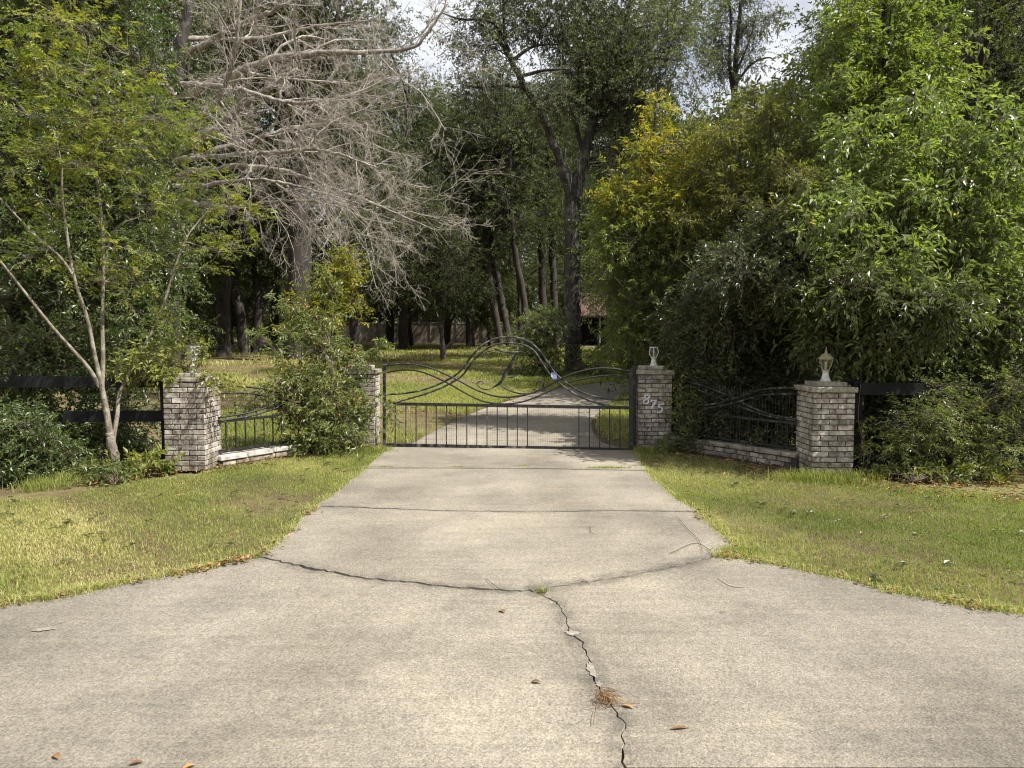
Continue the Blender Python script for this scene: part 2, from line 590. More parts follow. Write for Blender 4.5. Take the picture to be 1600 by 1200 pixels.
M['wire'] = plain_mat('dull_wire', [(0.3, (0.05, 0.05, 0.05)), (0.7, (0.14, 0.135, 0.125))], 20, 0.5, 0.4)
M['black_board'] = plain_mat('black_stained_board', [(0.3, (0.006, 0.006, 0.006)), (0.62, (0.014, 0.014, 0.015)), (0.85, (0.040, 0.040, 0.042))], 6, 0.8, 0, 0.4, 0.15, 4, 0.25)
M['lamp_white'] = plain_mat('chalky_white_paint', [(0.3, (0.40, 0.38, 0.32)), (0.6, (0.68, 0.66, 0.60))], 22, 0.6, 0, 0.2)
M['lamp_bronze'] = plain_mat('algae_stained_paint', [(0.3, (0.16, 0.13, 0.055)), (0.6, (0.36, 0.32, 0.19))], 22, 0.6, 0, 0.2)
M['numeral'] = plain_mat('white_numeral', [(0.3, (0.62, 0.62, 0.64)), (0.7, (0.80, 0.80, 0.80))], 10, 0.4)
M['wood_fence'] = plain_mat('weathered_fence_wood', [(0.3, (0.17, 0.135, 0.10)), (0.7, (0.33, 0.275, 0.215))], 3, 0.9, 0, 0.3)
M['wood_fence_trim'] = plain_mat('pale_fence_cap', [(0.3, (0.24, 0.21, 0.17)), (0.7, (0.34, 0.30, 0.25))], 3, 0.9)
M['shingle'] = plain_mat('red_brown_shingle', [(0.3, (0.05, 0.028, 0.022)), (0.7, (0.15, 0.085, 0.062))], 4, 0.9)
M['house_wall'] = plain_mat('dark_brown_siding', [(0.3, (0.010, 0.008, 0.007)), (0.7, (0.022, 0.017, 0.014))], 3, 0.9, 0, 0, 0, 4, 0.2)
M['house_trim'] = plain_mat('grey_trim', [(0.3, (0.22, 0.22, 0.22)), (0.7, (0.32, 0.32, 0.31))], 3, 0.7)
M['grey_panel'] = plain_mat('pale_grey_panel', [(0.3, (0.20, 0.19, 0.16)), (0.7, (0.33, 0.31, 0.26))], 2, 0.9)
M['asphalt'] = plain_mat('asphalt', [(0.3, (0.035, 0.035, 0.036)), (0.7, (0.075, 0.074, 0.072))], 60, 0.9, 0, 0.8)
M['tag_blue'] = plain_mat('pale_blue_plastic', [(0.3, (0.16, 0.21, 0.34)), (0.7, (0.26, 0.31, 0.44))], 14, 0.4)
M['bark_grey'] = bark_mat('pale_grey_bark', (0.085, 0.068, 0.048), (0.24, 0.205, 0.155), (0.32, 0.30, 0.24), 22, 0.4, 0.8)
M['bark_oak'] = bark_mat('oak_bark', (0.010, 0.008, 0.007), (0.060, 0.048, 0.038), (0.11, 0.098, 0.08), 12, 0.12, 1.0)
M['bark_dark'] = bark_mat('dark_bark', (0.013, 0.010, 0.008), (0.050, 0.038, 0.029), None, 7, 0.2, 0.6)
M['bark_dead'] = bark_mat('bleached_dead_wood', (0.10, 0.085, 0.068), (0.30, 0.265, 0.22), (0.38, 0.355, 0.30), 12, 0.25, 0.7)
M['twig'] = bark_mat('brown_twig', (0.07, 0.052, 0.036), (0.17, 0.13, 0.09), None, 12, 0.3, 0.2)
M['twig_dead'] = bark_mat('grey_dead_twig', (0.19, 0.165, 0.138), (0.43, 0.385, 0.325), None, 6, 0.3, 0.1)
M['moss'] = leaf_mat('spanish_moss', [(0.2, (0.12, 0.125, 0.10)), (0.8, (0.24, 0.245, 0.20))], 0.25, 0.9, (1.1, 1.15, 0.9), 0.1)
M['leaf_sapling'] = leaf_mat('yellow_green_leaflet', [(0.05, (0.100, 0.140, 0.026)), (0.5, (0.180, 0.222, 0.038)), (0.82, (0.29, 0.285, 0.042)), (1.0, (0.40, 0.32, 0.05))], 0.50, 0.45, (1.4, 1.45, 0.45))
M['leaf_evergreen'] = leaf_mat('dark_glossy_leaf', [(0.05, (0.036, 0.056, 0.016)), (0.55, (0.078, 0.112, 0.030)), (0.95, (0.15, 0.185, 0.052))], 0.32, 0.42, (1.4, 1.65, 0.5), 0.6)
M['leaf_vine'] = leaf_mat('vine_leaf', [(0.05, (0.090, 0.112, 0.034)), (0.6, (0.160, 0.185, 0.056)), (0.90, (0.24, 0.245, 0.07)), (0.95, (0.40, 0.30, 0.05)), (1.0, (0.40, 0.15, 0.03))], 0.42, 0.42, (1.35, 1.55, 0.58), 0.6)
M['leaf_bright_vine'] = leaf_mat('light_vine_leaf', [(0.05, (0.12, 0.15, 0.03)), (0.6, (0.215, 0.235, 0.05)), (0.95, (0.33, 0.31, 0.08))], 0.4, 0.42, (1.35, 1.4, 0.5))
M['leaf_yellow'] = leaf_mat('autumn_yellow_leaf', [(0.05, (0.13, 0.17, 0.024)), (0.5, (0.235, 0.250, 0.032)), (0.82, (0.40, 0.33, 0.035)), (1.0, (0.44, 0.19, 0.04))], 0.50, 0.45, (1.35, 1.4, 0.5))
M['leaf_green_small'] = leaf_mat('fresh_green_leaf', [(0.05, (0.078, 0.108, 0.026)), (0.6, (0.152, 0.185, 0.046)), (0.95, (0.26, 0.27, 0.062))], 0.50, 0.42, (1.4, 1.6, 0.55), 0.6)
M['leaf_olive'] = leaf_mat('olive_leaf', [(0.05, (0.078, 0.088, 0.024)), (0.55, (0.150, 0.158, 0.040)), (0.9, (0.24, 0.22, 0.055)), (1.0, (0.27, 0.13, 0.05))], 0.50, 0.45, (1.4, 1.5, 0.5))
M['leaf_broad'] = leaf_mat('broad_shiny_leaf', [(0.05, (0.105, 0.138, 0.040)), (0.6, (0.175, 0.215, 0.066)), (0.95, (0.26, 0.285, 0.09)), (0.985, (0.46, 0.32, 0.05))], 0.50, 0.38, (1.4, 1.6, 0.55), 0.8)
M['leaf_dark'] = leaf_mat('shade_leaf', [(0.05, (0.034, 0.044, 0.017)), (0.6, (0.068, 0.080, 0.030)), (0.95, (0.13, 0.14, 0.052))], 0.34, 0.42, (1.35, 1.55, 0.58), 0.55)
M['leaf_oak_grey'] = leaf_mat('grey_green_oak_leaf', [(0.05, (0.064, 0.074, 0.040)), (0.6, (0.130, 0.142, 0.078)), (0.95, (0.22, 0.23, 0.135))], 0.40, 0.55, (1.3, 1.42, 0.65), 0.25)
M['leaf_green_dull'] = leaf_mat('dull_green_leaf', [(0.05, (0.055, 0.070, 0.024)), (0.6, (0.100, 0.120, 0.040)), (0.95, (0.17, 0.185, 0.06)), (0.99, (0.40, 0.26, 0.04))], 0.40, 0.42, (1.4, 1.6, 0.55), 0.6)  # weed green, also the duller colour that paints shade low in a crown
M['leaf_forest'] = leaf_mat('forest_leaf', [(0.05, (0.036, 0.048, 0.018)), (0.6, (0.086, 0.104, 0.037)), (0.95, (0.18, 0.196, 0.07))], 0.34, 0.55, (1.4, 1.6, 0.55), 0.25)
M['leaf_bush'] = leaf_mat('bush_leaf', [(0.05, (0.075, 0.100, 0.035)), (0.6, (0.15, 0.185, 0.065)), (0.95, (0.25, 0.275, 0.11))], 0.4, 0.42, (1.4, 1.65, 0.5))
M['grass'] = leaf_mat('grass_blade', [(0.0, (0.115, 0.158, 0.032)), (0.40, (0.225, 0.262, 0.062)), (0.72, (0.37, 0.355, 0.13)), (1.0, (0.56, 0.48, 0.26))], 0.42, 0.55, (1.35, 1.45, 0.6), 0.25)
M['litter'] = leaf_mat('dry_leaf', [(0.0, (0.10, 0.055, 0.028)), (0.5, (0.20, 0.115, 0.055)), (0.85, (0.33, 0.21, 0.10)), (1.0, (0.42, 0.20, 0.06))], 0.12, 0.7, (1.2, 1.0, 0.6), 0.2)

# ------------------------------------------------------------------ ground, road, driveway
rng = np.random.default_rng(7)


def build_ground():
    xs = np.concatenate((np.linspace(-300, -40, 9), np.linspace(-30, 30, 61), np.linspace(40, 300, 9)))
    ys = np.concatenate((np.linspace(-200, -10, 8), np.linspace(-4, 14, 37), np.linspace(15, 95, 41), np.linspace(110, 400, 8)))
    X, Y = np.meshgrid(xs, ys)
    Z = gz(X, Y) - 0.035
    v = np.stack((X, Y, Z), -1).reshape(-1, 3)
    w, h = len(xs), len(ys)
    i, j = np.meshgrid(np.arange(w - 1), np.arange(h - 1))
    a = (j * w + i).ravel()
    g = Geo()
    g.add(v, q=np.stack((a, a + 1, a + w + 1, a + w), 1))
    tag(g.build('ground', M['ground'], smooth=True), kind='structure')


build_ground()


def poly_px(pts, step=0.04, jit=0.0, rg=None, Y=None):
    """A pixel polyline dropped on the ground, resampled every few centimetres, with a wandering edge."""
    w = np.array([G(u, v)[:2] for u, v in pts])
    L = np.concatenate(([0], np.cumsum(np.linalg.norm(np.diff(w, axis=0), axis=1))))
    n = max(2, int(L[-1] / step))
    s = np.linspace(0, L[-1], n)
    p = np.stack((np.interp(s, L, w[:, 0]), np.interp(s, L, w[:, 1])), 1)
    if jit:
        d = np.gradient(p, axis=0)
        d /= np.maximum(np.linalg.norm(d, axis=1, keepdims=True), 1e-9)
        nn = np.stack((-d[:, 1], d[:, 0]), 1)
        k = rg.normal(0, 1, n)
        k2 = np.convolve(rg.normal(0, 1, n + 20), np.ones(7) / 7 ** 0.5, 'same')[10:10 + n]
        off = jit * (0.5 * k + 0.9 * k2)
        off[0] = off[-1] = 0
        p = p + nn * off[:, None]
    return p


def offset(p, d):
    t = np.gradient(p, axis=0)
    t /= np.maximum(np.linalg.norm(t, axis=1, keepdims=True), 1e-9)
    return p + np.stack((-t[:, 1], t[:, 0]), 1) * (d[:, None] if hasattr(d, '__len__') else d)


def slab(name, outline, parent, z=0.0, depth=0.10):
    """A cast slab: an irregular outline given a thickness."""
    o2 = [outline[0]]
    for q in outline[1:]:
        if np.linalg.norm(q - o2[-1]) > 0.006:
            o2.append(q)
    if np.linalg.norm(o2[0] - o2[-1]) < 0.006:
        o2.pop()
    bm = bmesh.new()
    top = [bm.verts.new((p[0], p[1], z)) for p in o2]
    f = bm.faces.new(top)
    if f.calc_area() and f.normal.z < 0:
        f.normal_flip()
    f.normal_update()
    if f.normal.z < 0:
        f.normal_flip()
    ext = bmesh.ops.extrude_face_region(bm, geom=[f])
    for e in ext['geom']:
        if isinstance(e, bmesh.types.BMVert):
            e.co.z -= depth
    bmesh.ops.recalc_face_normals(bm, faces=bm.faces)
    bmesh.ops.triangulate(bm, faces=bm.faces, ngon_method='EAR_CLIP')
    me = bpy.data.meshes.new(name)
    bm.to_mesh(me)
    bm.free()
    me.materials.append(M['concrete'])
    return link(name, me, parent)


drive = thing('driveway', None, None)
drive['kind'] = 'structure'
rg = np.random.default_rng(3)
JY = 0.011                      # half width of a crack
# shared lines, left to right
joint = poly_px([(572, 731), (700, 731), (850, 732), (1012, 735)], 0.08, 0.004, rg)
crack1 = poly_px([(492, 790), (560, 792), (640, 795), (700, 797), (840, 799), (950, 797), (1090, 799)], 0.05, 0.007, rg)
c2a = poly_px([(405, 868), (440, 876), (480, 886), (560, 898), (650, 909), (720, 917), (780, 919), (835, 922)], 0.04, 0.012, rg)
c2b = poly_px([(835, 922), (880, 913), (940, 905), (1000, 893), (1060, 881), (1126, 868)], 0.04, 0.012, rg)
c3 = poly_px([(835, 922), (868, 938), (885, 965), (888, 983), (911, 1000), (915, 1030), (938, 1068), (950, 1095), (971, 1125), (976, 1150), (973, 1180), (977, 1193)], 0.03, 0.010, rg)
edgeL1 = poly_px([(492, 790), (525, 768), (572, 731)], 0.06, 0.010, rg)
edgeR1 = poly_px([(1012, 735), (1035, 760), (1062, 782), (1090, 799)], 0.06, 0.010, rg)
edgeL2 = poly_px([(405, 868), (430, 848), (462, 822), (492, 790)], 0.05, 0.014, rg)
edgeR2 = poly_px([(1090, 799), (1118, 828), (1150, 850), (1150, 858), (1126, 868)], 0.05, 0.014, rg)
flareL = poly_px([(-420, 1010), (-200, 972), (0, 945), (60, 936), (150, 918), (250, 899), (330, 884), (405, 868)], 0.05, 0.018, rg)
flareR = poly_px([(1126, 868), (1200, 879), (1300, 899), (1400, 924), (1500, 940), (1600, 956), (1800, 985), (2100, 1030)], 0.05, 0.018, rg)
road_y = float(G(800, 1194)[1])
edgeLa = poly_px([(572, 731), (607, 700)], 0.06, 0.006, rg)
edgeRa = poly_px([(988, 702), (1012, 735)], 0.06, 0.006, rg)
gL, gR = G(607, 699)[:2], G(988, 702)[:2]


def crackw(p, w):
    k = np.abs(np.convolve(rg.normal(0, 1, len(p) + 10), np.ones(5) / 5, 'same')[5:5 + len(p)])
    return w * (0.45 + 1.1 * k)


w2a, w2b, w3, w1, wj = crackw(c2a, 0.008), crackw(c2b, 0.013), crackw(c3, 0.0045), crackw(crack1, 0.0055), np.full(len(joint), 0.014)
cross = np.stack((np.linspace(gL[0], gR[0], 12), np.linspace(gL[1], gR[1], 12)), 1)
slab('slab', np.vstack((offset(joint, wj), edgeRa[::-1][1:-1], cross[::-1] - [0, 0.004], edgeLa[::-1][1:-1])), drive, 0.0)
slab('slab', np.vstack((offset(crack1, w1), edgeR1[::-1][1:-1], offset(joint, -wj)[::-1], edgeL1[::-1][1:-1])), drive, -0.003)
slab('slab', np.vstack((offset(c2a, w2a), offset(c2b, w2b), edgeR2[::-1][1:-1], offset(crack1, -w1)[::-1], edgeL2[::-1][1:-1])), drive, -0.007)
endc = c3[-1]
slab('slab', np.vstack((offset(c2a, -w2a)[::-1], flareL[::-1][1:], [[flareL[0][0], road_y]], [[endc[0] - 0.006, road_y]], offset(c3, -w3)[::-1])), drive, -0.014)
slab('slab', np.vstack((offset(c2b, -w2b)[3:], flareR[1:], [[flareR[-1][0], road_y]], [[endc[0] + 0.006, road_y]], offset(c3, w3)[3:][::-1])), drive, -0.012)
# grime along each crack, a thin sheet 3 mm above the slab with the crack left open
for line, w, sd, lev, zu, zd in ((c2a, w2a, .09, .7, -.007, -.014), (c2b, w2b, .11, .95, -.007, -.012), (c3, w3, .085, .8, -.012, -.014), (crack1, w1, .05, .55, -.003, -.007), (joint, wj, .05, .45, 0.0, -.003)):
    g = Geo()
    for sg in (1, -1):
        offs = [np.maximum(w, .004), w + sd * .25, w + sd]
        rows = [offset(line, sg * o_) for o_ in offs]
        n_ = len(line)
        v = np.concatenate([np.column_stack((r_, np.full(n_, 0.004 + (zu if sg > 0 else zd)))) for r_ in rows])
        a = np.arange(n_ - 1)
        q = np.concatenate([np.stack((k * n_ + a, k * n_ + a + 1, (k + 1) * n_ + a + 1, (k + 1) * n_ + a), 1) for k in range(2)])
        g.add(v, q=q, r=np.repeat([lev, lev * .75, 0.0], n_))
    g.build('crack_stain', M['grime'], drive)
for u_, v_, rx_, ry_ in ((893, 987, .040, .035), (924, 1042, .020, .075), (936, 1066, .014, .03), (68, 981, .06, .025)):
    c_ = G(u_, v_)
    k_ = 22
    a_ = np.linspace(0, 2 * math.pi, k_, endpoint=False)
    r_ = 1 + 0.28 * rg.normal(size=k_).clip(-1.5, 1.5)
    g = Geo()
    g.add(np.vstack(([[c_[0], c_[1], -.0075]], np.stack((c_[0] + rx_ * r_ * np.cos(a_), c_[1] + ry_ * r_ * np.sin(a_), np.full(k_, -.0078)), 1))), t=[(0, 1 + q_, 1 + (q_ + 1) % k_) for q_ in range(k_)])
    g.build('chipped_patch', M['coping_pale'], drive)
# the drive beyond the gate climbs and bends right
bl = [(607, 699), (640, 694), (690, 668), (760, 637), (850, 611), (930, 599), (1010, 591), (1120, 585)]
br = [(988, 702), (940, 690), (925, 668), (930, 650), (960, 625), (1000, 606), (1060, 598), (1180, 592)]
wl, wr = np.array([G(*p) for p in bl]), np.array([G(*p) for p in br])
wl, wr = catmull(wl, 60), catmull(wr, 60)
tt = np.linspace(0, 1, 7)[None, :, None]
grid = wl[:, None, :] * (1 - tt) + wr[:, None, :] * tt
grid[..., 2] = gz(grid[..., 0], grid[..., 1]) - 0.004
g = Geo()
ii, jj = np.meshgrid(np.arange(59), np.arange(6), indexing='ij')
a = (ii * 7 + jj).ravel()
g.add(grid.reshape(-1, 3), q=np.stack((a, a + 1, a + 8, a + 7), 1))
g.build('slab', M['concrete'], drive, smooth=True)

g = Geo()
box(g, (0, road_y - 4.03, -0.10), (120, 8, 0.12))
tag(g.build('road', M['asphalt']), kind='structure')

# crack fill: dark soil standing low in the open joints is the ground itself; moss and weeds stand in it below

# ------------------------------------------------------------------ brick piers
BL, BD, BH, JO = 0.193, 0.093, 0.055, 0.010
CO = BH + JO
brick_meshes = [bevel_box_mesh('brick', M['brick'], (BL, BD, BH), 0.004, k, 0.0022) for k in range(7)]
PW = 2 * (BL + JO) + BD          # 0.499 wide: two stretchers and the end of the next face's brick
brng = random.Random(5)


def put_brick(parent, x, y, z, rz, me=None):
    o = link('brick', me or brng.choice(brick_meshes), parent, (x + brng.uniform(-.0015, .0015), y + brng.uniform(-.0015, .0015), z))
    o.rotation_euler = (0, brng.choice((0, math.pi)), rz + brng.choice((0, math.pi)) + brng.uniform(-.008, .008))
    return o


def pier(label, cx, cyc, n, zb, rz=0.0, caps=((0.555, 0.062), (0.37, 0.055))):
    t = thing('brick_pier', label, 'brick pier', (cx, cyc, zb), rz, 'brick piers of the gateway')
    g = Geo()
    box(g, (0, 0, n * CO / 2 - 0.004), (PW - 0.022, PW - 0.022, n * CO - 0.008))
    g.build('mortar_core', M['mortar'], t, origin=(0, 0, 0))
    h = PW / 2
    for c in range(n):
        z = c * CO + BH / 2
        for s in range(4):
            a = s * math.pi / 2
            for k in range(2):
                off = (-h + BL / 2 + k * (BL + JO))
                if c % 2:
                    off = -off
                x, y = off, -h + BD / 2
                put_brick(t, x * math.cos(a) - y * math.sin(a), x * math.sin(a) + y * math.cos(a), z, a)
    z = n * CO
    for k, (w, hh) in enumerate(caps):
        me = bevel_box_mesh('cap_stone', M['cap_stone'], (w, w, hh), 0.008, k + n, 0.004)
        o = link('cap_stone', me, t, (0, 0, z + hh / 2 + 0.001))
        z += hh + 0.001
    return t, zb + z


def front(u0, u1, Y):
    return ((u0 + u1) / 2 - CU) / FPX * Y


YLO, YRO, YLI, YRI = 8.72, 8.52, 10.75, 10.55
XLO, XRO = -3.80 - PW / 2 + 0.003, 3.63 + PW / 2
XLI, XRI = -2.095 - PW / 2, 1.885 + PW / 2
pier_lo, z_lo = pier('whitewashed brick pier beside the grey sapling, vine and old lamp on top', XLO, YLO + PW / 2, 17, 0.0, 0.0, ((0.52, 0.05), (0.33, 0.05)))
pier_ro, z_ro = pier('grey brick pier with a complete lantern, beside the right black board fence', XRO, YRO + PW / 2, 16, -0.05, 0.0)
pier_li, z_li = pier('brick pier half buried in green vine, at the hinge end of the gate', XLI, YLI + PW / 2, 17, 0.0)
pier_ri, z_ri = pier('shaded brick pier carrying the white house number', XRI, YRI + PW / 2, 17, 0.0)


# house number 875 stepping down the front of its pier
def stroke(geo, pts, w0, w1, z, closed=False, n=40):
    """A pen stroke: a flat ribbon whose width follows its slant."""
    p = catmull(pts, n)
    d = np.gradient(p, axis=0)
    d /= np.maximum(np.linalg.norm(d, axis=1, keepdims=True), 1e-9)
    nn = np.stack((-d[:, 1], d[:, 0]), 1)
    pen = np.abs(d[:, 1] * 0.85 + d[:, 0] * 0.35)
    w = w0 + (w1 - w0) * pen
    a, b = p + nn * w[:, None] / 2, p - nn * w[:, None] / 2
    top = np.concatenate((a, b))
    v = np.concatenate((np.stack((top[:, 0], np.full(2 * n, -z), top[:, 1]), 1), np.stack((top[:, 0], np.zeros(2 * n), top[:, 1]), 1)))
    q = []
    for i in range(n - 1):
        q += [(i, n + i, n + i + 1, i + 1), (2 * n + i, i, i + 1, 2 * n + i + 1), (n + i, 3 * n + i, 3 * n + i + 1, n + i + 1)]
    geo.add(v, q=q)


NUM = {
    '8': [[(0.62, 0.95), (0.32, 0.98), (0.16, 0.80), (0.28, 0.62), (0.50, 0.48), (0.60, 0.26), (0.42, 0.02), (0.12, 0.04), (0.02, 0.24), (0.16, 0.42), (0.44, 0.56), (0.66, 0.74), (0.70, 0.90), (0.62, 0.95)]],
    '7': [[(0.10, 0.74), (0.16, 0.92), (0.24, 0.95), (0.50, 0.93), (0.72, 0.96)], [(0.72, 0.96), (0.56, 0.68), (0.34, 0.36), (0.16, 0.0)]],
    '5': [[(0.80, 1.0), (0.62, 0.92), (0.30, 0.93)], [(0.30, 0.93), (0.24, 0.76), (0.18, 0.56)], [(0.18, 0.56), (0.40, 0.62), (0.58, 0.50), (0.60, 0.26), (0.42, 0.04), (0.16, 0.0), (0.02, 0.10)]],
}
for ch, u, v, hpx in (('8', 1010, 624, 13.5), ('7', 1020.5, 631.5, 14), ('5', 1031, 637.5, 14)):
    o = P(u, v, YRI)
    hh = hpx / FPX * YRI
    g = Geo()
    for s in NUM[ch]:
        stroke(g, [(x * hh, y * hh) for x, y in s], 0.010, 0.022, 0.006)
    loc = np.array((o[0] - 0.36 * hh, YRI - 0.004, o[2] - 0.5 * hh)) - np.array(pier_ri.location)
    ob = link('numeral', g.mesh('numeral', M['numeral']), pier_ri, loc)
    ob['label'] = 'white italic numeral ' + ch


# ------------------------------------------------------------------ lanterns
def lantern(label, x, y, z, s=1.0, roof=True, mats=('lamp_white', 'lamp_bronze'), square=False, rz=0.3):
    t = thing('post_lantern', label, 'lantern', (x, y, z), rz, 'lanterns on the gate piers')
    body, cage = M[mats[0]], M[mats[1]]
    g = Geo()
    lathe(g, [(0.0, 0), (0.062 * s, 0.001), (0.062 * s, 0.012 * s), (0.052 * s, 0.022 * s), (0.046 * s, 0.04 * s), (0.034 * s, 0.10 * s), (0.042 * s, 0.118 * s), (0.03 * s, 0.13 * s), (0, 0.131 * s)], (0, 0, 0), 14)
    link('base', g.mesh('base', body, smooth=False), t)
    n = 4 if square else 6
    zb, zt = 0.132 * s, (0.265 if roof else 0.29) * s
    prof = [(0.036, 0.0), (0.056, 0.33), (0.070, 0.7), (0.074, 1.0)] if roof else [(0.040, 0.0), (0.072, 0.3), (0.078, 0.6), (0.060, 1.0)]
    if square:
        prof = [(0.060, 0.0), (0.062, 0.3), (0.064, 0.7), (0.066, 1.0)]
    pr = [(a * s, zb + b * (zt - zb)) for a, b in prof]
    for k in range(n):                                  # panes and the ribs between them
        a0, a1 = k * 2 * math.pi / n, (k + 1) * 2 * math.pi / n
        g = Geo()
        pts = [np.array((r * 0.97 * math.cos(a), r * 0.97 * math.sin(a), zz)) for r, zz in pr for a in (a0, a1)]
        g.add(pts, q=[(2 * i, 2 * i + 1, 2 * i + 3, 2 * i + 2) for i in range(len(pr) - 1)])
        link('pane', g.mesh('pane', M['glass'] if not square else M['lamp_white']), t)
        g = Geo()
        tube(g, [(r * math.cos(a0), r * math.sin(a0), zz) for r, zz in pr], 0.0055 * s, 10, 5)
        link('rib', g.mesh('rib', cage), t)
    g = Geo()
    lathe(g, [(0.03 * s, zb), (0.045 * s, zb - 0.004), (0.045 * s, zb + 0.008), (0.03 * s, zb + 0.01)], (0, 0, 0), 12)
    rr = pr[-1][0]
    lathe(g, [(rr - 0.008, zt - 0.006), (rr + 0.006, zt - 0.006), (rr + 0.006, zt + 0.006), (rr - 0.008, zt + 0.006)], (0, 0, 0), 12)
    link('collar', g.mesh('collar', cage), t)
    g = Geo()
    lathe(g, [(0, zb), (0.014 * s, zb + 0.005), (0.014 * s, zb + 0.06 * s), (0.008 * s, zb + 0.062 * s), (0.02 * s, zb + 0.085 * s), (0, zb + 0.115 * s)], (0, 0, 0), 8)
    link('bulb_holder', g.mesh('bulb_holder', body), t)
    if roof:
        g = Geo()
        lathe(g, [(rr + 0.010, zt), (rr + 0.012, zt + 0.008 * s), (rr - 0.008 * s, zt + 0.030 * s), (0.046 * s, zt + 0.052 * s), (0.022 * s, zt + 0.066 * s), (0.014 * s, zt + 0.078 * s), (0, zt + 0.080 * s)], (0, 0, 0), 12)
        link('roof', g.mesh('roof', cage), t)
        g = Geo()
        lathe(g, [(0.010 * s, zt + 0.078 * s), (0.016 * s, zt + 0.092 * s), (0.006 * s, zt + 0.104 * s), (0.007 * s, zt + 0.118 * s), (0.0, zt + 0.150 * s)], (0, 0, 0), 8)
        link('finial', g.mesh('finial', cage), t)
    return t


lantern('cream lantern with domed roof and finial on the outer pier nearest the right fence', XRO - 0.005, YRO + PW / 2, z_ro, 1.05)
lantern('roofless oval glass lantern on the pier with the house number', XRI + 0.02, YRI + PW / 2, z_ri, 0.98, False, ('lamp_white', 'lamp_white'))
lantern('broken grey lantern stub wrapped in vine on the left outer pier', XLO + 0.02, YLO + PW / 2, z_lo, 1.15, False, ('coping', 'coping'), True, 0.2)

# ------------------------------------------------------------------ gate
GA = np.array(P(600.5, 695, 10.75)); GA[2] = 0
GB = np.array(P(987, 703, 10.38)); GB[2] = 0
gdir = norm((GB - GA)[None])[0]
gn = np.array((gdir[1], -gdir[0], 0.0))
gate = thing('iron_gate', 'wide black iron driveway gate with crossing curves and a monogram arch', 'gate', (*((GA + GB) / 2)[:2], 0.0))


def gp(u, v, off=0.0):
    return on_plane(u, v, GA, GB) + gn * off


def zg(x, y):                      # measured on an enlargement of the gate
    return 580 + x / 3.636, 480 + y / 3.636


def bar(name, pts, rad, mat, parent, off=0.0, n=30, s=6, label=None):
    g = Geo()
    tube(g, [gp(*zg(*p), off) for p in pts], rad, n, s)
    o = g.build(name, mat, parent, smooth=True)
    if label:
        o['label'] = label
    return o


def flat_bar(name, a, b, w, h, mat, parent, nrm):
    """A square-section bar between two points."""
    g = Geo()
    a, b = np.asarray(a, float), np.asarray(b, float)
    d = norm((b - a)[None])[0]
    up = np.cross(d, nrm)
    ks = [a + sx * nrm * w / 2 + sy * up * h / 2 for sx, sy in ((-1, -1), (1, -1), (1, 1), (-1, 1))] + [b + sx * nrm * w / 2 + sy * up * h / 2 for sx, sy in ((-1, -1), (1, -1), (1, 1), (-1, 1))]
    g.add(ks, q=[(0, 1, 5, 4), (1, 2, 6, 5), (2, 3, 7, 6), (3, 0, 4, 7), (3, 2, 1, 0), (4, 5, 6, 7)])
    return g.build(name, mat, parent)


flat_bar('stile', gp(600.7, 570), gp(600.7, 696), 0.04, 0.044, M['iron_pale'], gate, gn)
flat_bar('stile', gp(986, 577), gp(986, 706), 0.05, 0.06, M['iron'], gate, gn)
flat_bar('top_rail', gp(603, 630.6), gp(985, 637.2), 0.036, 0.044, M['iron'], gate, gn)
flat_bar('bottom_rail', gp(603, 695), gp(820, 699.6), 0.036, 0.05, M['iron_pale'], gate, gn)
flat_bar('bottom_rail', gp(821, 699.2), gp(985, 703), 0.04, 0.05, M['iron'], gate, gn)
for X in (137, 197, 255, 312, 370, 427, 485, 543, 600, 658, 716, 773, 830, 888, 1180, 1240, 1298, 1355, 1413):
    u = 580 + X / 3.636
    v0 = 630.6 + (u - 603) / 382 * 6.6 + 2
    v1 = 695 + (u - 603) / 382 * 8 - 2
    flat_bar('picket', gp(u, v0), gp(u, v1), 0.013, 0.014, M['iron'] if X > 700 else M['iron_pale'], gate, gn)
CA = [(80, 330), (200, 322), (300, 335), (400, 370), (500, 418), (600, 470), (700, 504), (790, 510), (900, 492), (1000, 450), (1080, 405), (1170, 370), (1280, 348), (1380, 350), (1472, 365)]
CB = [(82, 372), (170, 358), (260, 362), (350, 392), (450, 440), (550, 497), (640, 536), (740, 550), (850, 540), (950, 505), (1050, 460), (1130, 425), (1250, 398), (1380, 386), (1472, 398)]
CC = [(82, 497), (200, 488), (300, 468), (400, 430), (480, 385), (520, 345), (580, 265), (640, 210), (710, 178), (790, 168), (880, 190), (950, 240), (1000, 310), (1050, 380), (1130, 445), (1200, 485), (1300, 515), (1380, 525), (1472, 525)]
CD = [(130, 543), (250, 510), (350, 478), (450, 433), (520, 385), (580, 305), (630, 255), (700, 215), (790, 203), (880, 220), (930, 255), (980, 330), (1030, 400), (1100, 455), (1180, 505), (1270, 540), (1370, 566)]
bar('curved_bar', CA, 0.0155, M['iron'], gate, 0.006, 60)
bar('curved_bar', CB, 0.013, M['iron'], gate, -0.006, 60)
bar('curved_bar', CC, 0.0155, M['iron_pale'], gate, -0.004, 70)
bar('curved_bar', CD, 0.0145, M['iron_pale'], gate, 0.004, 70)
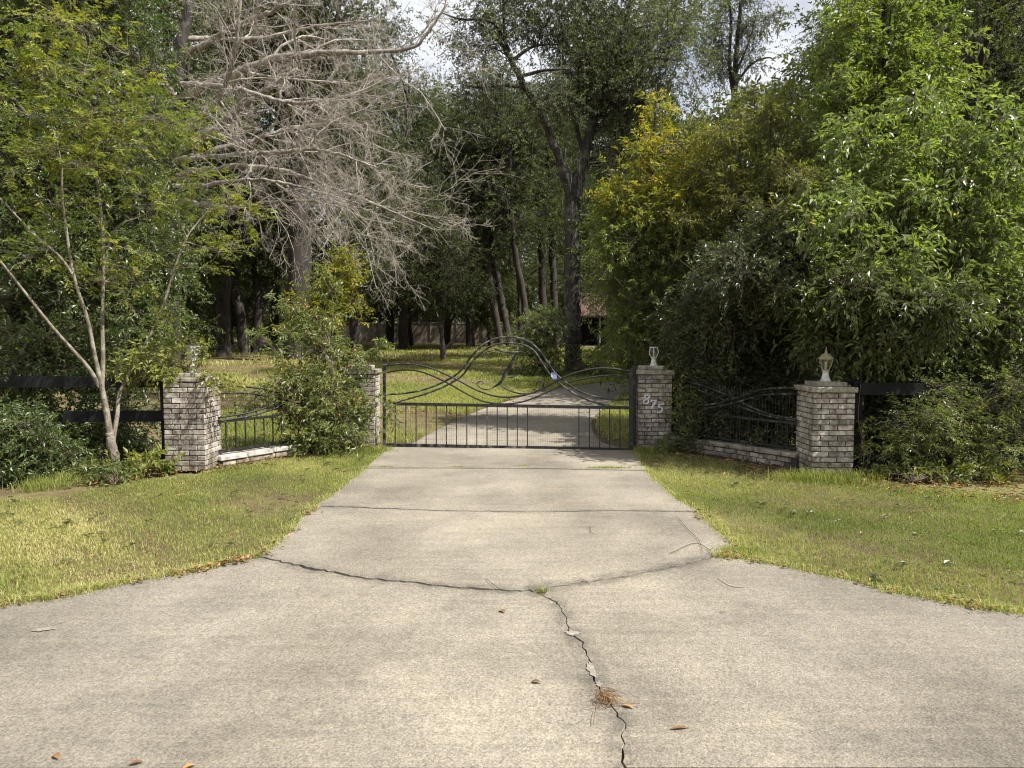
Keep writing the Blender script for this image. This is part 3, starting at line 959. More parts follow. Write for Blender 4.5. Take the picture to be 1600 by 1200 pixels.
mono = [([(700, 235), (745, 251), (800, 257), (862, 252)], [0.008, 0.016, 0.017, 0.006]),
        ([(826, 258), (800, 310), (765, 375), (735, 425), (700, 452)], [0.016, 0.026, 0.027, 0.024, 0.012]),
        ([(700, 452), (660, 468), (620, 458), (602, 435), (622, 420), (640, 436)], [0.012, 0.011, 0.010, 0.010, 0.009, 0.006]),
        ([(720, 428), (760, 462), (830, 488), (900, 489), (955, 472), (980, 445), (972, 420), (945, 425), (938, 448), (955, 456)], [0.006, 0.012, 0.013, 0.013, 0.012, 0.011, 0.010, 0.009, 0.008, 0.005]),
        ([(700, 256), (664, 252), (640, 268), (652, 288), (686, 285), (700, 268)], [0.008, 0.010, 0.010, 0.010, 0.008, 0.005]),
        ([(766, 396), (800, 398), (835, 380), (850, 352), (838, 340)], [0.006, 0.010, 0.010, 0.008, 0.005])]
for pts, rad in mono:
    bar('monogram_stroke', pts, rad, M['iron_pale'], gate, 0.0, 24, 6)
# welded wire behind the bars
g = Geo()
wp, wr_ = [], []
for X in np.arange(130, 1465, 13.0):
    u = 580 + X / 3.636
    top = 634 + (u - 603) / 382 * 6.6 - (8 if 640 < X < 1260 else 0)
    wp.append([gp(u, top, -0.022), gp(u, 696 + (u - 603) / 382 * 8, -0.022)])
    wr_.append([0.0011, 0.0011])
for k in range(8):
    f = k / 7
    wp.append([gp(606, 634 + f * 60, -0.022), gp(984, 640 + f * 61, -0.022)])
    wr_.append([0.0013, 0.0013])
tubes(g, wp, wr_, 3)
tag(g.build('wire_mesh', M['wire'], gate), kind='stuff')
g = Geo()
c = gp(865.5, 587, 0.03)
gg = [c + gdir * a + np.array((0, 0, b)) + gn * e for a, b, e in ((-.035, .05, 0), (.01, .055, .012), (.04, .01, .004), (.045, -.045, .014), (-.005, -.055, .01), (-.04, -.01, .02))]
g.add(gg + [p - gn * 0.006 for p in gg], q=[(0, 1, 2, 3), (0, 3, 4, 5), (9, 8, 7, 6), (11, 10, 9, 6)] + [(i, 6 + i, 6 + (i + 1) % 6, (i + 1) % 6) for i in range(6)])
o = g.build('tag', M['tag_blue'], gate)
o['label'] = 'pale blue plastic tag'
# hinge post and closer on the number pier
hp = thing('hinge_post', 'slim black iron hinge post against the side of the numbered pier', 'gate post', (XRI - PW / 2 - 0.045, YRI + 0.10, 0))
g = Geo()
box(g, (0, 0, 0.62), (0.06, 0.06, 1.24))
g.build('post', M['iron'], hp, origin=(0, 0, 0))
for zz in (0.18, 0.95):
    g = Geo()
    lathe(g, [(0, zz - 0.05), (0.022, zz - 0.05), (0.022, zz + 0.05), (0, zz + 0.05)], (-0.045, -0.02, 0), 8)
    g.build('hinge', M['iron'], hp, origin=(0, 0, 0))


# ------------------------------------------------------------------ wing panels on low brick plinths
def wing(label, A, B, cop, ncourse, dense, mat_c, seedk):
    """A low brick plinth with a coping from A to B, and an iron panel standing on it."""
    A, B = np.asarray(A, float), np.asarray(B, float)
    L = float(np.linalg.norm((B - A)[:2]))
    ang = math.atan2(B[1] - A[1], B[0] - A[0])
    d = np.array((math.cos(ang), math.sin(ang), 0))
    n = np.array((d[1], -d[0], 0))
    if n[1] > 0:
        n = -n
    w = thing('plinth_wall', label[0], 'low wall', (*A[:2], 0), ang, 'low brick plinths beside the gate')
    g = Geo()
    box(g, (L / 2, 0, ncourse * CO / 2 - 0.06), (L - 0.01, 0.17, ncourse * CO + 0.11))
    g.build('mortar_core', M['mortar'], w, origin=(0, 0, 0))
    for c in range(ncourse):
        x = 0.05 + (c % 2) * 0.10
        while x + BL < L:
            for sy in (-1, 1):
                put_brick(w, x + BL / 2, sy * 0.052, c * CO + BH / 2, 0)
            x += BL + JO
    x, zc = 0.01, ncourse * CO + cop / 2 + 0.001
    lc = 0.40
    k = 0
    while x + 0.1 < L:
        l2 = min(lc, L - x - 0.01)
        me = bevel_box_mesh('coping_stone', mat_c, (l2, 0.235, cop), 0.012, 31 + k + seedk, 0.005)
        o = link('coping_stone', me, w, (x + l2 / 2, 0, zc))
        o.rotation_euler = (brng.uniform(-.02, .02), brng.uniform(-.008, .008), brng.uniform(-.01, .01))
        x += lc + 0.008
        k += 1
    z0 = ncourse * CO + cop + 0.02
    p = thing('iron_railing', label[1], 'railing', (*A[:2], z0), ang, 'iron railings beside the gate')
    zt, zm = 1.03 - z0, 0.56 - z0

    def fb(name, a, b, w_=0.022, h_=0.026, mat=M['iron']):
        return flat_bar(name, a, b, w_, h_, mat, p_, np.array((0, 1.0, 0)))
    global p_
    p_ = p
    org = p.location.copy()
    p.location = (0, 0, 0)           # parts are built about the panel's own origin
    fb('stile', (0.03, 0, 0), (0.03, 0, zt + .02), 0.03, 0.034)
    fb('stile', (L - 0.03, 0, 0), (L - 0.03, 0, zt + .02), 0.03, 0.034)
    fb('bottom_rail', (0.05, 0, 0.03), (L - 0.05, 0, 0.03), 0.028, 0.03)
    fb('top_rail', (0.05, 0, zm), (L - 0.05, 0, zm), 0.028, 0.032)
    x = 0.17
    while x < L - 0.08:
        fb('picket', (x, 0, 0.045), (x, 0, zm - 0.016), 0.013, 0.014)
        x += 0.145
    h = zt - zm
    for k, (z1, z2, z3) in enumerate(((0.98, 0.60, 0.10), (0.80, 0.42, 0.06), (0.12, 0.46, 0.97), (0.02, 0.34, 0.80))):
        g = Geo()
        off = 0.008 * (1 if k < 2 else -1)
        hh = 0.14 * (1 if k < 2 else -1)
        pts = [(0.05, off, zm + h * z1), (L * 0.25, off, zm + h * (z1 + (z2 - z1) * 0.22)), (L * 0.5, off, zm + h * z2), (L * 0.75, off, zm + h * (z3 + (z2 - z3) * 0.22)), (L - 0.05, off, zm + h * z3)]
        tube(g, pts, 0.0135, 34, 6)
        g.build('curved_bar', M['iron_pale'] if dense else M['iron'], p, origin=(0, 0, 0), smooth=True)
    g = Geo()
    wp, wr_ = [], []
    for xx in np.arange(0.06, L - 0.05, 0.05):
        wp.append([(xx, 0.022, 0.02), (xx, 0.022, zt - 0.06)])
        wr_.append([0.0012, 0.0012])
    for zz in np.arange(0.03, zt - 0.05, 0.10):
        wp.append([(0.05, 0.022, zz), (L - 0.05, 0.022, zz)])
        wr_.append([0.0012, 0.0012])
    tubes(g, wp, wr_, 3)
    tag(g.build('wire_mesh', M['wire'], p, origin=(0, 0, 0)), kind='stuff')
    p.location = org
    return w, p


wing(('low brick plinth with pale coping from the vine pier to the pier by the sapling', 'black iron panel with crossing curves, half under the green vine'),
     (XLO + PW / 2 - 0.04, YLO + PW * 0.75, 0), (XLI - PW / 2 + 0.06, YLI + PW * 0.45, 0), 0.06, 1, False, M['coping'], 0)
wing(('shaded low brick plinth running between the numbered pier and the right outer pier', 'lichen grey iron panel with crossing curves in front of dark shrubs'),
     (XRI + PW / 2 - 0.03, YRI + PW * 0.45, 0), (XRO - PW / 2 + 0.04, YRO + PW * 0.85, 0), 0.055, 2, True, M['cap_stone'], 9)


# ------------------------------------------------------------------ black board fences
def board_fence(label, A, B, posts, rails, bw):
    t = thing('board_fence', label, 'fence', (*A[:2], 0), 0.0, 'black board fences either side of the gateway')
    A, B = np.asarray(A, float), np.asarray(B, float)
    d = (B - A)[:2]
    L = float(np.linalg.norm(d))
    ang = math.atan2(d[1], d[0])
    dd = d / L
    nn = np.array((dd[1], -dd[0]))
    if nn[1] > 0:
        nn = -nn
    for s in posts:
        me = bevel_box_mesh('post', M['black_board'], (0.115, 0.10, 1.14), 0.006, int(s * 10), 0.003)
        o = link('post', me, t, (dd[0] * s, dd[1] * s, 0.545))
        o.rotation_euler = (brng.uniform(-.01, .01), brng.uniform(-.01, .01), ang)
    for zc in rails:
        for a, b in zip(posts[:-1], posts[1:]):
            l2 = b - a - 0.004
            me = bevel_box_mesh('rail', M['black_board'], (l2, 0.028, bw), 0.004, int(a * 10 + zc * 100), 0.003)
            m = (a + b) / 2
            o = link('rail', me, t, (dd[0] * m + nn[0] * 0.068, dd[1] * m + nn[1] * 0.068, zc + brng.uniform(-.006, .006)))
            o.rotation_euler = (0, brng.uniform(-.006, .006), ang)
    return t


FLY, FRY = 9.03, 8.80
board_fence('black three rail board fence behind the grey sapling', (XLO - PW / 2 + 0.02, FLY, 0), (XLO - PW / 2 - 6.0, FLY - 0.25, 0), [0.13, 2.35, 4.7, 7.0], [0.155, 0.66, 1.10], 0.145)
board_fence('black three rail board fence overgrown by shrubs beside the lantern pier', (XRO + PW / 2 - 0.02, FRY, 0), (XRO + PW / 2 + 6.0, FRY - 0.25, 0), [0.17, 2.0, 4.3, 6.6], [0.13, 0.58, 1.02], 0.15)

# ------------------------------------------------------------------ privacy fence, panels and house at the back
def back_fence():
    Yf = 66.0
    a, b = P(430, 520, Yf), P(835, 520, Yf)
    z0 = float(gz(0, Yf))
    x0, x1 = a[0], b[0]
    t = thing('privacy_fence', 'long brown wooden privacy fence across the back of the garden', 'fence', (x0, Yf, z0))
    g = Geo()
    n = int((x1 - x0) / 0.145)
    for k in range(n):
        h = 1.80 + rng.uniform(-0.02, 0.02)
        box(g, (k * 0.145, rng.uniform(-0.008, 0.008), h / 2), (0.135, 0.02, h), 0, 0, None, rng.uniform())
    tag(g.build('plank', M['wood_fence'], t, origin=(0, 0, 0)), kind='stuff')
    g = Geo()
    box(g, ((x1 - x0) / 2, -0.02, 1.86), (x1 - x0, 0.10, 0.07))
    g.build('cap_rail', M['wood_fence_trim'], t, origin=(0, 0, 0))
    for x in np.arange(0, x1 - x0, 2.4):
        g = Geo()
        box(g, (x, -0.06, 0.95), (0.09, 0.09, 1.9))
        g.build('post', M['wood_fence'], t, origin=(0, 0, 0))


back_fence()
for u0, u1, lab in ((433, 447, 'narrow pale board panel standing left of the shed sized dark gap'), (452, 470, 'pale board panel behind the thick oak trunk'), (487, 508, 'pale board panel behind the yellow leaved sapling')):
    a, b = P(u0, 504, 60), P(u1, 504, 60)
    z0 = float(gz(0, 60))
    t = thing('board_screen', lab, 'screen', ((a[0] + b[0]) / 2, 60, z0), 0, 'pale panels at the back of the garden')
    w = b[0] - a[0]
    for k in range(3):
        g = Geo()
        box(g, ((k - 1) * w / 3, 0, 0.85), (w / 3 - 0.02, 0.03, 1.7 - 0.03 * k))
        g.build('plank', M['grey_panel'], t, origin=(0, 0, 0))
    for s in (-1, 1):
        g = Geo()
        box(g, (s * w / 3, 0.045, 0.85), (0.08, 0.05, 1.72))
        g.build('post', M['wood_fence'], t, origin=(0, 0, 0))


def house():
    Yh = 54.0
    z0 = float(gz(0, Yh))
    x0, x1 = P(899, 500, Yh)[0], P(1075, 500, Yh)[0]
    W = x1 - x0
    t = thing('house', 'dark brown bungalow with red brown roof and pale porch post behind the big oak', 'house', (x0, Yh, z0))

    def pb(name, mat, c, s, par=t, rz=0):
        g = Geo()
        box(g, c, s, rz)
        o = g.build(name, mat, par, origin=(0, 0, 0))
        return o
    pb('wall', M['house_wall'], (W / 2, 2.2, 1.25), (W, 0.2, 2.5))
    pb('wall', M['house_wall'], (0.1, 5.0, 1.25), (0.2, 5.4, 2.5))
    pb('porch_floor', M['coping'], (W / 2, 1.0, 0.06), (W, 2.2, 0.12))
    d = pb('door', M['house_wall'], (2.9, 2.08, 1.14), (0.95, 0.06, 2.05))
    g = Geo()
    lathe(g, [(0, 0), (0.04, 0.01), (0.035, 0.05), (0, 0.06)], (3.25, 1.98, 1.05), 8)
    g.build('handle', M['iron'], d, origin=(0, 0, 0))
    for x in (4.6, 6.6):
        f = pb('window', M['house_wall'], (x, 2.09, 1.45), (1.1, 0.05, 1.2))
        for sx in (-.26, .26):
            pb('pane', M['iron'], (x + sx, 2.055, 1.45), (0.46, 0.02, 1.06), f)
    for x in (0.35, 1.88, 5.2, W - 0.3):
        pb('porch_post', M['house_trim'], (x, 0.12, 1.18), (0.13, 0.13, 2.12))
    pb('fascia', M['wire'], (W / 2, -0.12, 2.36), (W + 0.6, 0.05, 0.22))
    # roof: rows of shingles laid in lapped courses
    g = Geo()
    sl = math.atan2(1.9, 4.4)
    g.add([(-.35, -.2, 2.45), (W + .35, -.2, 2.45), (W + .35, 4.2, 4.35), (-.35, 4.2, 4.35), (-.35, 8.6, 2.45), (W + .35, 8.6, 2.45), (-.35, -.2, 2.36), (W + .35, -.2, 2.36), (W + .35, 8.6, 2.36), (-.35, 8.6, 2.36)],
          q=[(0, 1, 2, 3), (3, 2, 5, 4), (6, 7, 1, 0), (4, 5, 8, 9), (9, 8, 7, 6)], t=[(0, 3, 4), (1, 5, 2)])
    rf = g.build('roof', M['shingle'], t, origin=(0, 0, 0))
    g = Geo()
    for k in range(22):
        f = k / 22
        yy, zz = -.2 + 4.4 * f, 2.45 + 1.9 * f
        x = -.35 + (k % 2) * 0.15
        while x < W + .2:
            h2, dz = 0.23, rng.uniform(0.012, 0.022)
            g.add([(x, yy, zz + dz + .012), (x + .29, yy, zz + dz + .012), (x + .29, yy + h2 * math.cos(sl), zz + h2 * math.sin(sl) + .008), (x, yy + h2 * math.cos(sl), zz + h2 * math.sin(sl) + .008), (x, yy, zz), (x + .29, yy, zz)],
                  q=[(0, 1, 2, 3), (4, 5, 1, 0)])
            x += 0.30
    tag(g.build('shingle', M['shingle'], rf, origin=(0, 0, 0)), kind='stuff')


house()


# ------------------------------------------------------------------ vegetation
def unit(rg, n):
    return norm(rg.normal(size=(n, 3)))


def leaves(geo, pos, d, n, L, W, rnd, fold=0.22, droop=0.0):
    """Folded pointed leaves: two triangles each, hinged on the midrib."""
    d = norm(d)
    n = norm(n - (n * d).sum(1, keepdims=True) * d)
    b = np.cross(d, n)
    L, W = L[:, None], W[:, None]
    mid = pos + d * L * 0.45
    tip = pos + d * L - n * L * droop
    lf = mid + b * W / 2 + n * W * fold
    rt = mid - b * W / 2 + n * W * fold
    m = len(pos)
    v = np.stack((pos, rt, tip, lf), 1).reshape(-1, 3)
    i = np.arange(m)[:, None] * 4
    t = np.concatenate((i + [0, 1, 2], i + [0, 2, 3]))
    geo.add(v, t=t, r=np.repeat(rnd, 4))


def spray_leaves(geo, rg, o, d, Ls, k, L, W, rnd, ang=0.9, flat=0.5, droop=0.15, jl=0.3, fold=0.22, up=None):
    """k leaves set left and right along each twig."""
    S = len(o)
    d = norm(d)
    upv = np.array([[0, 0, 1.0]]) if up is None else up
    n = norm(upv + rg.normal(size=(S, 3)) * flat)
    n = norm(n - (n * d).sum(1, keepdims=True) * d)
    b = np.cross(d, n)
    t = (np.arange(k) + 0.6) / k
    side = np.where(np.arange(k) % 2, 1.0, -1.0)
    pos = o[:, None] + d[:, None] * (Ls[:, None] * t[None])[..., None] - np.array((0, 0, 1.0)) * (droop * Ls[:, None] * t[None] ** 2)[..., None]
    pos = pos + rg.normal(size=pos.shape) * (0.04 * Ls[:, None, None])
    ld = d[:, None] * math.cos(ang) + b[:, None] * (side * math.sin(ang))[None, :, None] + rg.normal(size=pos.shape) * flat * 0.5
    ld[..., 2] -= droop
    ln = n[:, None] + rg.normal(size=pos.shape) * flat * 0.7
    m = S * k
    LL = L * rg.uniform(1 - jl, 1 + jl, m)
    rr = np.clip(np.repeat(rnd, k) * 0.55 + rg.uniform(0, 0.45, m), 0, 1)
    leaves(geo, pos.reshape(-1, 3), ld.reshape(-1, 3), ln.reshape(-1, 3), LL, LL * W, rr, fold, droop * 0.5)


def px_ell(e):
    u, v, Y, ru, rv, ry = e
    c = P(u, v, Y)
    return (*c, ru * Y / FPX, ry, rv * Y / FPX)


class Plant:
    def __init__(self, name, label, cat, base, group=None, seed=0):
        self.root = thing(name, label, cat, base, 0, group)
        self.base = np.asarray(base, float)
        self.rg = np.random.default_rng(seed)
        self.limbs = []
        self.tg = Geo()
        self.bg = Geo()

    def limb(self, pts, rad, n=None, s=9, px=True, wob=0.0, keep=True):
        p = [P(*q) for q in pts] if px else [np.asarray(q, float) for q in pts]
        n = n or max(8, 6 * len(p))
        c = catmull(p, n)
        rd = np.interp(np.linspace(0, 1, n), np.linspace(0, 1, len(rad)), rad)
        if wob:
            c[1:-1] += self.rg.normal(size=(n - 2, 3)) * wob * rd[1:-1, None]
            rd = rd * (1 + self.rg.normal(size=n) * 0.06)
        tubes(self.tg, c[None], rd[None], s, 0.5, True)
        if keep:
            self.limbs.append((c, rd))
        return c, rd

    def nearest(self, p):
        best = None
        for c, rd in self.limbs:
            dd = np.linalg.norm(c - p, axis=1) + np.maximum(0, c[:, 2] - p[2]) * 0.9
            i = int(np.argmin(dd))
            if best is None or dd[i] < best[0]:
                best = (dd[i], c[i], rd[i])
        return best

    def crown(self, ells, total, k, Ls, L, W, mat, name='crown', per_hub=14, sig=0.24, bias=0.45, ang=0.9, flat=0.6, droop=0.2, up=0.1,
              twigs=True, branches=True, fold=0.22, tmin=0.0, twig_r=0.0022, out=0.6, hub_v=1.0, fork=0.35, keep_below=None):
        rg = self.rg
        g = Geo()
        E = np.array([px_ell(e) for e in ells]) if not isinstance(ells, np.ndarray) else np.array(ells, float)
        wgt = (E[:, 3] * E[:, 5]) + 0.5 * E[:, 4] * (E[:, 3] + E[:, 5])
        wgt = wgt / wgt.sum()
        for e, w in zip(E, wgt):
            S = max(4, int(total * w / k))
            H = max(2, S // per_hub)
            c, Rr = e[:3], e[3:]
            r = rg.uniform(0.02, 1, H) ** bias
            hubs = c + unit(rg, H) * r[:, None] * Rr * 0.9
            gr = gz(hubs[:, 0], hubs[:, 1]) + 0.05
            hubs[:, 2] = np.maximum(hubs[:, 2], gr)
            hr = np.clip(rg.uniform(0, 1, H), 0, 1)
            hi = rg.integers(0, H, S)
            o = hubs[hi] + rg.normal(size=(S, 3)) * sig * Rr * rg.uniform(0.4, 1.5, H)[hi][:, None]
            o[:, 2] = np.maximum(o[:, 2], gz(o[:, 0], o[:, 1]) + 0.03)
            d = norm((o - c) / Rr) * out + norm(o - hubs[hi] + 1e-6) * 0.6 + rg.normal(size=(S, 3)) * 0.55
            d[:, 2] += up
            d = norm(d)
            ls = Ls * rg.uniform(0.6, 1.4, S)
            spray_leaves(g, rg, o, d, ls, k, L, W, hr[hi], ang, flat, droop, fold=fold)
            if branches and self.limbs:
                bp, br = [], []
                near = self.nearest(c)
                for hpt in hubs:
                    nb = self.nearest(hpt)
                    a, ar = nb[1], nb[2]
                    L0 = np.linalg.norm(hpt - a)
                    m1 = a + (hpt - a) * 0.35 + rg.normal(size=3) * L0 * 0.07 + np.array((0, 0, L0 * 0.06))
                    m2 = a + (hpt - a) * 0.7 + rg.normal(size=3) * L0 * 0.06 + np.array((0, 0, L0 * 0.05))
                    r0 = min(ar * 0.5, 0.004 + 0.011 * L0)
                    bp.append(catmull([a, m1, m2, hpt], 7))
                    br.append(np.linspace(r0, max(0.0025, r0 * 0.3), 7))
                tubes(self.bg, np.array(bp), np.array(br), 4)
            if twigs:
                a = hubs[hi]
                mid = (a + o) / 2 + rg.normal(size=o.shape) * 0.03 * np.linalg.norm(o - a, axis=1, keepdims=True)
                e2 = o + d * ls[:, None] - np.array((0, 0, 1.0)) * (droop * ls)[:, None]
                mid2 = o + d * ls[:, None] * 0.5 - np.array((0, 0, 1.0)) * (droop * ls * 0.25)[:, None]
                tubes(self.bg, np.stack((a, mid, o, mid2, e2), 1), np.tile(np.array([1.5, 1.2, 1.0, 0.8, 0.4]) * twig_r, (S, 1)), 3)
        return g.build(name, mat, self.root)

    def moss(self, n, ells, length, mat, w=0.02):
        """Hanging strands of moss."""
        rg = self.rg
        E = np.array([px_ell(e) for e in ells])
        g = Geo()
        for e in E:
            m = n // len(E)
            o = e[:3] + unit(rg, m) * rg.uniform(0.2, 1, (m, 1)) * e[3:]
            Lm = length * rg.uniform(0.3, 1.3, m)
            p = [o]
            for k in range(1, 4):
                p.append(p[-1] + np.stack((rg.normal(0, 0.06, m), rg.normal(0, 0.06, m), -np.ones(m)), 1) * (Lm / 3)[:, None])
            tubes(g, np.stack(p, 1), np.stack((np.full(m, w), np.full(m, w * 1.1), np.full(m, w * 0.7), np.full(m, w * 0.15)), 1), 3, rg.uniform(0, 1, m))
        return tag(g.build('hanging_moss', mat, self.root), kind='stuff')

    def done(self, bark, twig=None, trunk_name='trunk'):
        if self.tg.n:
            self.tg.build(trunk_name, bark, self.root, smooth=True)
        if self.bg.n:
            tag(self.bg.build('branch', twig or bark, self.root, smooth=True), kind='stuff')
        return self.root


def stems(t, base, tops, r0, t0=0.35, step=40, rp=(22, 32), ry=0.4, lift=0.62):
    """Upright stems fanning from one foot; returns the leaf clumps set along them."""
    rg, out = t.rg, []
    for k, top in enumerate(tops):
        b, e = np.array(base, float), np.array(top, float)
        b[0] += rg.uniform(-14, 14)
        m1 = b + (e - b) * np.array((0.30, 0.36, 0.4)) + np.array((rg.uniform(-8, 8), 0, 0))
        m2 = b + (e - b) * np.array((lift + .06, 0.72, 0.75)) + np.array((rg.uniform(-10, 10), 0, 0))
        pts = [tuple(b), tuple(m1), tuple(m2), tuple(e)]
        t.limb(pts, [r0, r0 * .78, r0 * .5, .004], 26, 7)
        c = catmull(pts, 60)
        L = float(np.abs(np.diff(c[:, 1])).sum() + .5 * np.abs(np.diff(c[:, 0])).sum())
        n = max(2, int(L * (1 - t0) / step))
        for j in range(n):
            f = t0 + (1 - t0) * (j + rg.uniform(.2, .9)) / n
            q = c[min(59, int(f * 59))]
            s_ = rg.uniform(*rp) * (1.15 - .55 * max(0, f - .35))
            out.append((q[0] + rg.normal(0, 13), q[1] + rg.normal(0, 8), q[2] + rg.normal(0, .22), s_ * rg.uniform(.8, 1.25), s_ * rg.uniform(.75, 1.1), ry * rg.uniform(.7, 1.2)))
        out.append((e[0], e[1] + 6, e[2], rp[0] * .45, rp[0] * .75, ry * .4))
    return out


def E(*a):
    return [tuple(x) for x in a]


# ---- the thin grey sapling at the left pier
b = G(183, 741)
t = Plant('sapling', 'thin grey multi stemmed sapling with yellow green feathery leaves by the left pier', 'tree', b, seed=11)
Y0 = b[1]
t.limb([(184, 745, Y0), (179, 715, Y0), (174, 690, Y0), (172, 676, Y0)], [0.075, 0.055, 0.050, 0.050], 16, 10, wob=0.06)
t.limb([(172, 680, Y0), (166, 640, Y0), (159, 605, Y0), (148, 555, Y0 - .05), (137, 500, Y0 - .1), (114, 425, Y0 - .2), (98, 312, Y0 - .35), (96, 255, Y0 - .4), (80, 190, Y0 - .5)], [0.040, 0.036, 0.030, 0.024, 0.021, 0.018, 0.013, 0.009, 0.004], 50, 8)
t.limb([(159, 607, Y0), (161, 560, Y0 + .05), (160, 500, Y0 + .1), (162, 417, Y0 + .1), (160, 354, Y0 + .1), (152, 285, Y0 + .15), (144, 250, Y0 + .2), (152, 200, Y0 + .2), (168, 150, Y0 + .2), (172, 90, Y0 + .2)], [0.030, 0.026, 0.022, 0.019, 0.016, 0.017, 0.015, 0.012, 0.008, 0.003], 54, 8)
t.limb([(144, 252, Y0 + .2), (128, 205, Y0), (125, 150, Y0 - .1), (140, 80, Y0 - .1)], [0.014, 0.010, 0.007, 0.003], 20, 6)
t.limb([(176, 690, Y0), (183, 650, Y0 + .1), (188, 612, Y0 + .2), (215, 560, Y0 + .3), (250, 492, Y0 + .4), (271, 425, Y0 + .4), (292, 371, Y0 + .4), (320, 335, Y0 + .5), (356, 290, Y0 + .5)], [0.030, 0.026, 0.022, 0.019, 0.016, 0.016, 0.012, 0.008, 0.003], 50, 7)
t.limb([(155, 604, Y0), (140, 577, Y0 - .1), (112, 545, Y0 - .2), (87, 517, Y0 - .3), (57, 480, Y0 - .4), (0, 408, Y0 - .6), (-60, 340, Y0 - .7)], [0.024, 0.021, 0.019, 0.017, 0.015, 0.013, 0.008], 30, 7)
t.limb([(114, 428, Y0 - .2), (90, 398, Y0 - .3), (54, 367, Y0 - .4), (0, 310, Y0 - .6), (-40, 270, Y0 - .6)], [0.018, 0.016, 0.013, 0.010, 0.006], 24, 6)
t.limb([(292, 371, Y0 + .4), (278, 340, Y0 + .3), (270, 305, Y0 + .3)], [0.009, 0.007, 0.003], 10, 5)
t.limb([(290, 378, Y0 + .4), (330, 388, Y0 + .4), (382, 388, Y0 + .5)], [0.009, 0.006, 0.003], 12, 5)
t.limb([(160, 354, Y0 + .1), (140, 325, Y0), (110, 300, Y0 - .1), (60, 285, Y0 - .2)], [0.010, 0.008, 0.006, 0.003], 14, 5)
t.limb([(161, 380, Y0 + .1), (190, 350, Y0 + .1), (235, 330, Y0 + .1), (262, 285, Y0 + .1)], [0.011, 0.009, 0.006, 0.003], 14, 5)
t.limb([(152, 285, Y0 + .15), (190, 240, Y0 + .2), (240, 205, Y0 + .3)], [0.010, 0.007, 0.003], 14, 5)
sap = E((60, 120, Y0 - .3, 80, 45, .6), (150, 115, Y0, 90, 50, .7), (60, 190, Y0 - .4, 75, 45, .6), (150, 185, Y0, 95, 45, .7), (235, 175, Y0 + .2, 80, 45, .6), (110, 255, Y0 - .2, 95, 40, .6), (215, 245, Y0 + .2, 80, 45, .6),
         (300, 195, Y0 + .4, 50, 35, .4), (320, 280, Y0 + .4, 60, 40, .4), (95, 320, Y0 - .2, 70, 30, .5), (235, 320, Y0 + .2, 60, 35, .5), (360, 345, Y0 + .5, 60, 30, .4), (330, 395, Y0 + .4, 80, 28, .4), (205, 375, Y0 + .2, 60, 30, .4), (40, 260, Y0 - .5, 50, 40, .4), (120, 50, Y0, 90, 40, .6), (20, 60, Y0 - .4, 60, 50, .5), (60, 400, Y0 - .3, 60, 30, .4), (150, 440, Y0 + .2, 50, 26, .4), (215, 440, Y0 + .4, 50, 26, .4), (260, 500, Y0 + .4, 40, 22, .3))
t.crown(sap, 17000, 12, 0.16, 0.050, 0.36, M['leaf_sapling'], per_hub=9, sig=0.26, bias=0.7, ang=1.15, flat=0.28, droop=0.22, up=0.05, twig_r=0.0016)
t.done(M['bark_grey'], M['bark_grey'])

# ---- dense evergreens behind the left fence
t = Plant('evergreen_tree', 'dense dark evergreen filling the left edge behind the black fence', 'tree', G(20, 712) * [1, 1, 1], 'evergreens behind the left fence', 21)
t.limb([(20, 712, 9.8), (30, 560, 10.2), (25, 380, 10.4), (40, 160, 10.5), (50, -60, 10.6)], [0.13, 0.11, 0.09, 0.06, 0.02], 30)
t.crown(E((10, 60, 10.5, 90, 90, 1.1), (90, 30, 10.8, 80, 80, 1.1), (20, 200, 10.4, 90, 90, 1.1), (95, 260, 10.5, 70, 90, 1), (20, 350, 10.2, 90, 90, 1), (90, 420, 10.3, 80, 80, .9), (15, 500, 10.0, 80, 80, .8), (85, 560, 9.9, 70, 70, .7), (20, 630, 9.7, 70, 60, .5), (90, 680, 9.6, 70, 45, .4), (10, -50, 10.6, 100, 60, 1)),
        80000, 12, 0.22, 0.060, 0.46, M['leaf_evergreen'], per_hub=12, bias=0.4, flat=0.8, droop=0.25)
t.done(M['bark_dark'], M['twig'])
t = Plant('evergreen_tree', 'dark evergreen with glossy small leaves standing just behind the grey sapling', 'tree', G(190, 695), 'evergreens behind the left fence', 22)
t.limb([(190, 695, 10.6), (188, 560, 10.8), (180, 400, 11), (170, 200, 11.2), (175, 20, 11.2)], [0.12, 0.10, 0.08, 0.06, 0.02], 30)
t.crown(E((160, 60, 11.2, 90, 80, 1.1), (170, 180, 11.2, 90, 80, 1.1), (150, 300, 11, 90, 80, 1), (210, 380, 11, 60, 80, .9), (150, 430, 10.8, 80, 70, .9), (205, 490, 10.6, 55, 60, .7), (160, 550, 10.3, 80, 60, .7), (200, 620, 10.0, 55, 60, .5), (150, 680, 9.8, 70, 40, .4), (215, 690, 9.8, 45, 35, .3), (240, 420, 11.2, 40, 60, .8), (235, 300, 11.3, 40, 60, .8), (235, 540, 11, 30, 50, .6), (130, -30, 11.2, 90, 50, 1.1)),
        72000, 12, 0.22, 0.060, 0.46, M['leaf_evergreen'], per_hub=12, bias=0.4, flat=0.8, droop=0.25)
t.done(M['bark_dark'], M['twig'])

